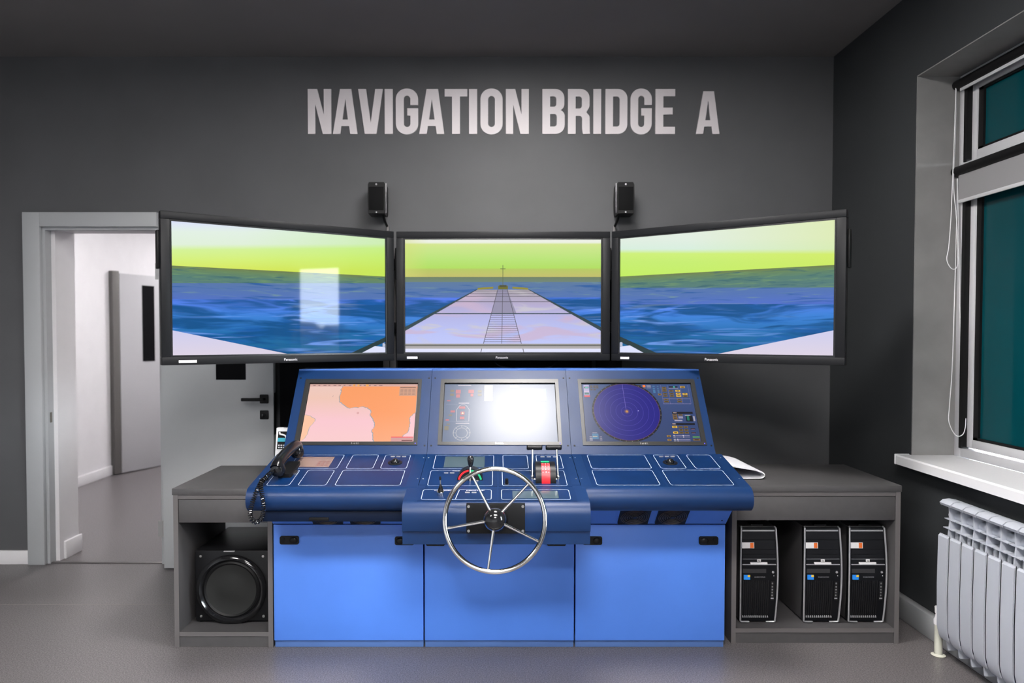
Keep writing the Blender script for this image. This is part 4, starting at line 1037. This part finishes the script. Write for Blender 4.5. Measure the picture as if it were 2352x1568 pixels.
for k in range(3):
    mdl, mb, sx0, sx1, sw0, sw1, mx0, mx1, mw0 = mon[k]
    g = G()
    for q, (a, w_, h_) in enumerate(((-.022, .0035, .009), (-.014, .004, .006), (-.007, .004, .007), (.001, .005, .008), (.010, .003, .009), (.016, .0015, .0025))):
        slab(UPP, box4((mx0 + mx1) / 2 + a, (mx0 + mx1) / 2 + a + w_, mw0 + .005, mw0 + .005 + h_), .0036, .0042, g)
    lg = g.obj('maker_logo', steel, mb, label='small worn silver maker mark'); lg['kind'] = 'stuff'

# steering wheel
wx, wc = -0.002, Vector((-0.002, 2.70, 0.753))
ax = Vector((0, -1, 0.26)).normalized()
wxv = Vector((1, 0, 0)); wyv = ax.cross(wxv); wyv = wyv if wyv.z > 0 else -wyv
wheel = thing('steering_wheel', 'chrome five-spoke steering wheel with black hub on the middle console unit', 'steering wheel', wc)
P = [wc + (wxv * math.cos(2 * math.pi * i / 72) + wyv * math.sin(2 * math.pi * i / 72)) * 0.193 - ax * 0.03 for i in range(72)]
G().tube(P, 0.0095, 14, True).obj('rim', chrome, wheel)
for a in (118, 46, 334, 262, 190):
    d = wxv * math.cos(R(a)) + wyv * math.sin(R(a))
    g = G().tube([wc + d * 0.03 - ax * 0.022, wc + d * 0.10 - ax * 0.026, wc + d * 0.190 - ax * 0.03], [0.0062, 0.0055, 0.0048], 10); g.obj('spoke', chrome, wheel)
g = G().lathe([(0.0, -0.012), (0.040, -0.012), (0.042, -0.004), (0.0415, 0.004), (0.038, 0.014), (0.030, 0.023), (0.018, 0.029), (0, 0.031)], wc - ax * 0.02, ax, 36); g.obj('hub_cap', black_gloss, wheel)
g = G().lathe([(0.043, -0.016), (0.0435, -0.010), (0.041, -0.006)], wc - ax * 0.02, ax, 36); g.obj('hub_collar', chrome, wheel)
g = G().lathe([(0, 0), (0.050, 0), (0.050, 0.018), (0.042, 0.045), (0.034, 0.105), (0, 0.105)], Vector((0.002, 2.852, 0.714)), (wc - Vector((0.002, 2.852, 0.714))).normalized(), 28); g.obj('steering_column', black_matt, wheel)
g = G().box(-.117, .119, 2.850, 2.872, .657, .777, .002); pt = g.obj('mounting_plate', black_matt, wheel)
for x in (-.108, .110):
    for z in (.668, .767):
        g = G().lathe([(0, 0), (.006, 0), (.0055, .002), (0, .0025)], (x, 2.850, z), (0, -1, 0), 12); g.obj('bolt', steel, pt)

# engine telegraph
tg = thing('engine_telegraph', 'twin lever engine telegraph with red scale drum on the middle console unit', 'throttle', (0.219, 3.15, 0.81))
cy_, cz_ = 3.158, 0.818
def drum(x0, x1, r, m, nm, a0=-25, a1=205):
    pts = [(cy_ - r * math.cos(R(t)), cz_ + r * math.sin(R(t))) for t in range(a0, a1 + 1, 8)]
    g = G().prismx(pts, x0, x1); return g.obj(nm, m, tg)
drum(.176, .201, .076, black_plastic, 'drum_side'); drum(.238, .263, .076, black_plastic, 'drum_side')
drum(.201, .238, .078, red_plastic, 'red_scale', -25, 78)
drum(.201, .238, .0779, green_plastic, 'green_scale', 78, 205)
for i, t in enumerate((68, 60, 52, 42, 32)):
    p = Vector((0, cy_ - .0784 * math.cos(R(t)), cz_ + .0784 * math.sin(R(t)))); nn = Vector((0, -math.cos(R(t)), math.sin(R(t)))); tt = Vector((0, math.sin(R(t)), math.cos(R(t))))
    place_mesh(text_mesh(('2', '4', '6', '8', '10')[i], .0085, .0002), 'scale_number', white_sticker, tg, frame(p + Vector((.2195, 0, 0)), (1, 0, 0), tt, nn))
    g = G()
    for xx in (.204, .228):
        g.prism([p + Vector((xx, 0, 0)) - tt * .0006, p + Vector((xx + .007, 0, 0)) - tt * .0006, p + Vector((xx + .007, 0, 0)) + tt * .0006, p + Vector((xx, 0, 0)) + tt * .0006], nn * .0003)
    g.obj('scale_tick', white_sticker, tg)
for lx_, px_, gx0, gx1 in ((.172, .163, .140, .210), (.266, .276, .225, .296)):
    g = G().cyl((px_ + (.006 if px_ < .2 else -.006), 3.135, .815), (px_ + (.014 if px_ < .2 else -.014), 3.135, .815), .010, 14).ball((px_, 3.135, .832), .009, n=12).cyl((px_, 3.135, .810), (px_, 3.135, .832), .008, 12)
    g.obj('lever_joint', steel, tg)
    g = G().tube([(px_, 3.135, .825), (px_ + (.003 if px_ < .2 else -.002), 3.185, .950)], .0046, 10); lv = g.obj('lever', steel, tg)
    g = G().lathe([(0, 0), (.008, 0), (.0115, .004), (.0115, gx1 - gx0 - .004), (.008, gx1 - gx0), (0, gx1 - gx0)], (gx0, 3.187, .952), (1, 0, 0), 16); g.obj('grip', black_plastic, lv)

# thruster lever
tl = thing('thruster_lever', 'single black-knobbed lever with red and green arc left of the telegraph', 'lever', (-0.112, 3.13, 0.80))
def halfdisc(r0, r1, a0, a1, y0, y1, m, nm, cz=.812, cx=-.112):
    pts = [(cx + r1 * math.cos(R(t)), cz + r1 * math.sin(R(t))) for t in [a0 + (a1 - a0) * i / 14 for i in range(15)]]
    if r0 > 0: pts += [(cx + r0 * math.cos(R(t)), cz + r0 * math.sin(R(t))) for t in [a1 + (a0 - a1) * i / 14 for i in range(15)]]
    g = G().prism([(a, y0, b) for a, b in pts], (0, y1 - y0, 0)); return g.obj(nm, m, tl)
halfdisc(0, .058, -12, 192, 3.115, 3.19, black_plastic, 'lever_housing')
halfdisc(.0455, .0535, 95, 168, 3.1135, 3.116, red_plastic, 'port_arc'); halfdisc(.0455, .0535, 12, 85, 3.1135, 3.116, green_plastic, 'starboard_arc')
g = G().box(-.166, -.058, 3.113, 3.19, .793, .806, .002); g.obj('lever_base', black_matt, tl)
for x in (-.146, -.080):
    g = G().lathe([(0, 0), (.008, 0), (.0075, .004), (0, .005)], (x, 3.114, .813), (0, -1, 0), 14); g.obj('bolt', steel, tl)
g = G().lathe([(0, 0), (.012, 0), (.011, .012), (0, .014)], (-.111, 3.115, .800), (0, -1, 0), 16); g.obj('pivot', steel, tl)
g = G().tube([(-.111, 3.108, .802), (-.111, 3.108, .87), (-.109, 3.116, .890)], .0042, 10); g.obj('lever_rod', steel, tl)
g = G().lathe([(0, 0), (.007, .001), (.0115, .014), (.0145, .030), (.014, .041), (.010, .049), (0, .052)], (-.109, 3.114, .877), (0, .02, 1), 18); g.obj('knob', black_gloss, tl)

# tiller joystick
jp = DK(-.229, .476, .001)
js = thing('tiller_joystick', 'small joystick with ribbed rubber boot and chrome base near the wheel', 'joystick', jp)
G().lathe([(0, 0), (.0155, 0), (.0155, .014), (.012, .016), (0, .016)], jp, DN, 20).obj('chrome_base', chrome, js)
prof = []
for i in range(6):
    r_ = .0135 - i * .0016; prof += [(r_, .015 + i * .005), (r_ - .002, .0175 + i * .005)]
G().lathe([(0, .015)] + prof + [(.003, .046), (0, .046)], jp, (0, -.05, 1), 18).obj('rubber_boot', black_matt, js)
G().cyl(jp + Vector((0, -.002, .04)), jp + Vector((-.001, -.004, .066)), .0028, 10).obj('stick', steel, js)
G().lathe([(0, 0), (.0042, 0), (.0045, .010), (.003, .015), (0, .0155)], jp + Vector((-.001, -.004, .062)), (0, -.05, 1), 12).obj('tip', black_matt, js)
kp = DK(.049, .368, .001)
kn = thing('selector_knob', 'small black cylindrical knob on the middle unit left of the telegraph', 'knob', kp)
G().lathe([(0, 0), (.010, 0), (.010, .003), (0, .003)], kp, DN, 16).obj('knob_collar', steel, kn)
G().lathe([(0, .003), (.0075, .003), (.0068, .026), (.005, .028), (0, .028)], kp, DN, 14).obj('knob_cap', black_matt, kn)

# telephone handset
hs = thing('telephone_handset', 'black telephone handset with coiled cord resting on the left console unit', 'handset', DK(-.945, .2, .001))
cr0 = DK(-.925, .24, .0)
g = G(); slab(DK, rrect(-.965, -.905, .13, .29, .008, 4), .001, .018, g); g.obj('cradle', black_matt, hs)
g = G(); slab(DK, rrect(-.918, -.892, .215, .255, .004, 3), .001, .008, g); g.obj('cradle_tab', steel, hs)
pth = smooth_path([DK(-.938, .055, .062), DK(-.940, .08, .075), DK(-.945, .15, .082), DK(-.952, .22, .080), DK(-.958, .29, .070), DK(-.960, .315, .055)], 5)
rad_ = [0.024 + 0.003 * abs(i / (len(pth) - 1) - .5) * 2 for i in range(len(pth))]
G().tube(pth, rad_, 14).obj('handle', M('handset_black', (0.006, 0.006, 0.007, 1), 0.22, spec=0.3), hs)
for u_, x_ in ((.072, -.935), (.300, -.957)):
    g = G().lathe([(0, 0), (.024, 0), (.031, .010), (.032, .030), (.026, .048), (.012, .057), (0, .058)], DK(x_, u_, .020), DN, 22); g.obj('ear_cup' if u_ < .2 else 'mouth_cup', black_gloss, hs)
slab(DK, rrect(-.956, -.938, .165, .205, .003, 3), .0985, .1).obj('name_tag', silver, hs)
path = smooth_path([(-.972, 3.095, .862), (-.985, 3.05, .845), (-1.00, 3.0, .815), (-1.015, 2.978, .765), (-1.028, 2.976, .715), (-1.022, 2.976, .682), (-1.0, 2.976, .672), (-.978, 2.976, .695), (-.972, 2.976, .74), (-.982, 2.985, .79), (-.995, 3.01, .822), (-1.0, 3.05, .832), (-.992, 3.085, .835)], 16)
hel = []
tot = 0.0; prev = path[0]; turns_per_m = 105
up_ = Vector((0.3, 1, 0.2)).normalized()
for i in range(len(path) - 1):
    a, b = path[i], path[i + 1]; t = (b - a).normalized()
    u1 = (up_ - t * up_.dot(t)).normalized(); w1 = t.cross(u1)
    L = (b - a).length; m_ = max(2, int(L * turns_per_m * 8))
    for j in range(m_):
        q = a.lerp(b, j / m_); ph = (tot + L * j / m_) * turns_per_m * 2 * math.pi
        hel.append(q + (u1 * math.cos(ph) + w1 * math.sin(ph)) * 0.0085)
    tot += L
G().tube(hel, 0.0024, 6).obj('coiled_cord', black_gloss, hs)

# ------------------------------------------------------------------ side cabinets
def cabinet(name_label, x0, x1, y0, y1, h, top_x0, top_x1):
    c = thing('side_cabinet', name_label, 'cabinet', ((x0 + x1) / 2, (y0 + y1) / 2, 0))
    g = G().box(top_x0, top_x1, y0 - 0.004, y1 + .01, h - 0.03, h, 0.0015); g.obj('cabinet_top', cab_grey, c)
    for a in (x0, x1 - .022):
        g = G().box(a, a + .022, y0, y1, 0, h - .03, 0.001); p = g.obj('side_panel', cab_grey, c)
        g = G().box(a, a + .022, y0 - .0012, y0, 0.001, h - .03); g.obj('edge_band', cab_edge, p)
    g = G().box(x0 + .022, x1 - .022, y0 + .002, y0 + .05, h - .05, h - .031); g.obj('top_rail', cab_edge, c)
    g = G().box(x0 + .024, x1 - .024, y0 + .003, y0 + .021, .585, h - .053, .001); g.obj('front_apron', cab_grey, c)
    g = G().box(x0 + .022, x1 - .022, y0 + .002, y1, .052, .072); s = g.obj('bottom_shelf', cab_grey, c)
    g = G().box(x0 + .022, x1 - .022, y0 + .0008, y0 + .002, .052, .072); g.obj('edge_band', cab_edge, s)
    g = G().box(x0 + .022, x1 - .022, y0 + .006, y0 + .024, .001, .052); g.obj('plinth', cab_grey, c)
    return c
cabinet('grey open cabinet left of the console, holding the subwoofer', -1.495, -1.036, 3.293, 3.87, .745, -1.499, -1.034)
rc = cabinet('grey open cabinet right of the console, holding three computer towers', 1.112, 1.903, 3.335, 3.88, .750, 1.074, 1.907)
g = G().box(1.134, 1.881, 3.87, 3.88, .052, .72); g.obj('back_panel', cab_grey, rc)

# subwoofer
sw = thing('subwoofer', 'black subwoofer with large round cone inside the left cabinet', 'speaker', (-1.262, 3.6, .072))
g = G().box(-1.445, -1.066, 3.40, 3.83, .078, .425, .012); g.obj('subwoofer_box', black_plastic, sw)
for x in (-1.42, -1.09):
    for y in (3.43, 3.80):
        G().cyl((x, y, .072), (x, y, .08), .015, 10).obj('foot', black_matt, sw)
c0 = (-1.265, 3.40, .238)
g = G().lathe([(.128, .0), (.166, .002), (.168, .012), (.160, .022), (.148, .026), (.140, .018), (.134, .010)], c0, (0, -1, 0), 56); rg = g.obj('cone_ring', black_gloss, sw)
g = G().lathe([(.136, .012), (.128, .018), (.120, .012)], c0, (0, -1, 0), 48); g.obj('surround', black_matt, rg)
g = G().lathe([(0, .010), (.025, .012), (.05, .008), (.09, .006), (.122, .012)], c0, (0, -1, 0), 40); g.obj('cone', cone_dark, rg)
g = G().box(-1.302, -1.25, 3.394, 3.402, .418, .422); g.obj('badge_strip', silver, sw)
for x in (-1.415, -1.115):
    for z in (.395, .105):
        G().lathe([(0, 0), (.007, 0), (.006, .003), (0, .004)], (x, 3.40, z), (0, -1, 0), 10).obj('screw', steel, sw)

# ------------------------------------------------------------------ computer towers
def tower():
    x0, x1, yf, z0, z1 = 1.172, 1.350, 3.405, .074, .541
    t = thing('computer_tower', 'black computer tower nearest the console, apart from the other two', 'computer', ((x0 + x1) / 2, 3.6, .072), group='computer towers in the right cabinet')
    cx_ = (x0 + x1) / 2
    g = G().box(x0 + .004, x1 - .004, yf + .01, 3.85, z0 + .006, z1 - .004, .004); g.obj('tower_case', M('tower_case', (0.045, 0.043, 0.045, 1), 0.45), t)
    for x in (x0 + .03, x1 - .03): G().cyl((x, 3.5, .072), (x, 3.5, .084), .012, 10).obj('foot', black_matt, t)
    def bow(z):   # slight forward curve of the front
        k = (z - z0) / (z1 - z0); return yf - .016 * math.sin(math.pi * min(max(k, 0), 1))
    N = 14
    def strip(xa, xb, za, zb, off, nm, m, parent=t, n=N, thick=.012):
        pts = []
        for i in range(n + 1):
            z = za + (zb - za) * i / n; pts.append((bow(z) - off, z))
        pts += [(y + thick, z) for y, z in pts[::-1]]
        g = G().prismx(pts, xa, xb); return g.obj(nm, m, parent)
    strip(x0 + .004, x1 - .004, z0 + .006, z1 - .008, 0, 'front_bezel', M('tower_black', (0.004, 0.0045, 0.006, 1), 0.3, spec=0.3), thick=.03)
    for s_ in (-1, 1):
        P = []
        for i in range(20):
            z = z0 + .008 + (z1 - z0 - .018) * i / 19
            wv = .083 + .006 * math.sin(math.pi * i / 19)
            P.append((cx_ + s_ * wv, bow(z) - .004, z))
        P = [(cx_ + s_ * .040, bow(z0) - .002, z0 + .003), (cx_ + s_ * .078, bow(z0) - .003, z0 + .004)] + P + [(cx_ + s_ * .080, bow(z1) + .004, z1 - .004)]
        G().tube(P, .0042, 8).obj('silver_trim', silver, t)
    strip(x0 + .012, x1 - .012, z1 - .026, z1 - .019, .002, 'top_line', silver, n=2)
    for i, (za, zb) in enumerate(((.478, .513), (.432, .474), (.409, .4305), (.387, .4075))):
        strip(x0 + .010, x1 - .012, za, zb, .003, 'drive_bay', M('bay_black', (0.006, 0.0065, 0.0085, 1), 0.4, spec=0.3), n=3)
    strip(x0 + .010, x1 - .010, .3845, .3862, .0035, 'bay_line', silver, n=1)
    strip(x0 + .010, x1 - .008, .357, .361, .004, 'bay_line', silver, n=1)
    strip(cx_ - .042, cx_ + .038, .3615, .370, .008, 'card_tab', white_sticker, n=1)
    strip(x0 + .008, x0 + .066, .436, .464, .0042, 'label_sticker', white_sticker, n=1, thick=.002)
    strip(x0 + .047, x0 + .063, .438, .462, .0048, 'label_sticker', orange_sticker, n=1, thick=.002)
    strip(cx_ - .010, cx_ + .008, .373, .384, .0048, 'logo_badge', white_sticker, n=1, thick=.002)
    place_mesh(text_mesh('hp', .011, .0002), 'logo_text', black_matt, t, frame((cx_ - .001, bow(.378) - .0052, .3785), (1, 0, 0), (0, 0, 1), (0, -1, 0)))
    strip(x0 + .016, x0 + .046, .287, .309, .003, 'label_sticker', blue_sticker, n=1, thick=.003)
    strip(x0 + .034, x0 + .046, .299, .309, .0036, 'label_sticker', yellow_sticker, n=1, thick=.003)
    place_mesh(text_mesh('WORKSTATION', .0072, .0002), 'printed_text', silver, t, frame((cx_ + .004, bow(.298) - .0008, .298), (1, 0, 0), (0, 0, 1), (0, -1, 0)))
    strip(x0 + .012, cx_ + .034, .318, .338, .002, 'floppy_slot', M('slot_grey', (0.03, 0.03, 0.032, 1), 0.3), n=2)
    # ribbed lower grille
    for i in range(13):
        xa = x0 + .014 + i * .0098
        strip(xa, xa + .0045, z0 + .035, .280, .0025, 'grille_rib', M('rib_black', (0.006, 0.006, 0.007, 1), 0.35), n=6)
    for i in range(13):
        xa = x0 + .014 + i * .0098
        g = G().prism([(xa, bow(z0 + .03) - .003, z0 + .026), (xa + .007, bow(z0 + .03) - .003, z0 + .026), (xa + .004, bow(z0 + .03) - .003, z0 + .036), (xa + .001, bow(z0 + .03) - .003, z0 + .036)], (0, -.002, 0)); g.obj('rib_tip', silver, t)
    # port strip and power button
    strip(x1 - .034, x1 - .014, .185, .280, .003, 'port_strip', black_gloss, n=4)
    for z in (.268, .252, .238, .224, .21):
        G().box(x1 - .028, x1 - .021, bow(z) - .0045, bow(z), z - .004, z + .004, .001).obj('port', steel, t)
    G().box(x1 - .031, x1 - .017, bow(.195) - .0048, bow(.195), .192, .198, .001).obj('port', silver, t)
    G().lathe([(0, 0), (.006, 0), (.005, .003), (0, .003)], (x1 - .022, bow(.322) - .001, .322), (0, -1, 0), 12).obj('power_button', silver, t)
    G().lathe([(0, 0), (.002, 0), (.002, .002), (0, .002)], (x1 - .018, bow(.305) - .001, .305), (0, -1, 0), 8).obj('status_light', white_sticker, t)
    G().box(cx_ - .03, cx_ + .03, 3.42, 3.47, z1 - .006, z1 + .004, .003).obj('top_handle', black_plastic, t)
    return t
t0 = tower()
copy_tree(t0, (.305, 0, 0), 'black computer tower in the middle of the three in the right cabinet')
copy_tree(t0, (.520, 0, 0), 'black computer tower nearest the radiator side of the right cabinet')

# ------------------------------------------------------------------ loose things
bk = thing('folded_booklet', 'white booklet folded over on top of the right cabinet', 'booklet', (1.22, 3.6, .75))
prof = [(1.10, .757), (1.20, .757), (1.285, .757), (1.305, .760), (1.314, .769), (1.310, .777), (1.295, .785), (1.265, .794), (1.22, .802), (1.17, .810), (1.11, .818)]
P = [Vector((a, 0, b)) for a, b in prof]
P = smooth_path(P, 4)
nrm = []
for i in range(len(P)):
    t = (P[min(i + 1, len(P) - 1)] - P[max(i - 1, 0)]).normalized(); nrm.append(Vector((-t.z, 0, t.x)))
for lay in range(3):
    a = [p + n * (-.0022 * lay - .0003) for p, n in zip(P, nrm)]; b = [p + n * (-.0022 * lay - .0022) for p, n in zip(P, nrm)]
    g = G()
    loop = [Vector((q.x, 3.47 + .006 * lay, q.z)) for q in a + b[::-1]]
    n = len(a)
    vs0 = [g.bm.verts.new(p) for p in loop]; vs1 = [g.bm.verts.new(p + Vector((-.002, .36, 0))) for p in loop]
    m = len(vs0)
    for i in range(m): g.bm.faces.new((vs0[i], vs0[(i + 1) % m], vs1[(i + 1) % m], vs1[i]))
    for vs in (vs0, vs1):
        for i in range(n - 1): g.bm.faces.new((vs[i], vs[i + 1], vs[m - 2 - i], vs[m - 1 - i]))
    bmesh.ops.recalc_face_normals(g.bm, faces=g.bm.faces)
    g.obj('folded_sheet', paper, bk)

dv = thing('white_handheld_unit', 'white device with small cyan display beside the left console unit', 'device', (-1.078, 3.60, .745))
g = G().prism([(-1.122, 3.60, .747), (-1.040, 3.60, .747), (-1.036, 3.61, .985), (-1.110, 3.61, .985)], (0, .04, 0))
g.obj('device_shell', white_gloss, dv)
g = G().prism([(-1.106, 3.598, .880), (-1.046, 3.598, .880), (-1.044, 3.606, .968), (-1.100, 3.606, .968)], (0, .008, 0)); g.obj('device_face', black_matt, dv)
g = G().prism([(-1.102, 3.596, .918), (-1.046, 3.596, .918), (-1.045, 3.6, .936), (-1.100, 3.6, .936)], (0, .006, 0)); g.obj('device_display', cyan_lcd, dv)
for i in range(4):
    G().box(-1.098 + i * .012, -1.091 + i * .012, 3.593, 3.60, .886, .891).box(-1.098 + i * .012, -1.091 + i * .012, 3.593, 3.60, .897, .902).obj('device_key', white_gloss, dv)
G().tube(smooth_path([(-1.09, 3.595, .965), (-1.085, 3.585, .957), (-1.07, 3.58, .955), (-1.055, 3.58, .945), (-1.05, 3.585, .90), (-1.062, 3.585, .872), (-1.075, 3.59, .86)], 5), .004, 8).obj('device_cord', white_gloss, dv)

# pale terrace across the street: what the clear pane shows, mirrored in the left wide screen
b_ = thing('house_terrace', 'pale terrace of gabled houses across the street, mirrored in the left screen', 'houses', (44, -20, -9))
for i in range(12):
    px_, py_ = 42 + (i % 3) * 1.5, -38 + i * 3.0
    z_ = -9 + (10.2, 10.8, 10.0, 10.6, 10.3, 10.9, 10.4)[i % 7]
    g = G().box(px_ - 2, px_ + 2, py_ - 1.25, py_ + 1.25, -9, z_); g.obj('house_wall', M('house_wall', (0.10, 0.10, 0.11, 1), 0.8), b_)
    g = G().prism([(px_ - 2.1, py_ - 1.35, z_), (px_ - 2.1, py_ + 1.35, z_), (px_ - 2.1, py_, z_ + 1.0)], (4.2, 0, 0)); g.obj('house_roof', M('house_roof', (0.05, 0.02, 0.018, 1), 0.8), b_)
# portals so that the sky is sampled through the clear panes
for py, sz_y in ((1.39, 0.62), ((RY0 + RY1) / 2, RY1 - RY0)):
    pd = bpy.data.lights.new('window_portal', 'AREA'); pd.shape = 'RECTANGLE'
    pd.cycles.is_portal = True
    po = bpy.data.objects.new('window_portal', pd); COL.objects.link(po)
    po.location = (2.43, py, 1.56 if sz_y < 1 else 1.80)
    q = Matrix(((0, 0, 1), (1, 0, 0), (0, 1, 0)))    # local x -> world y, local y -> world z, local z -> world x
    po.rotation_euler = q.to_euler()
    pd.size, pd.size_y = sz_y, (1.4 if sz_y < 1 else 1.95)
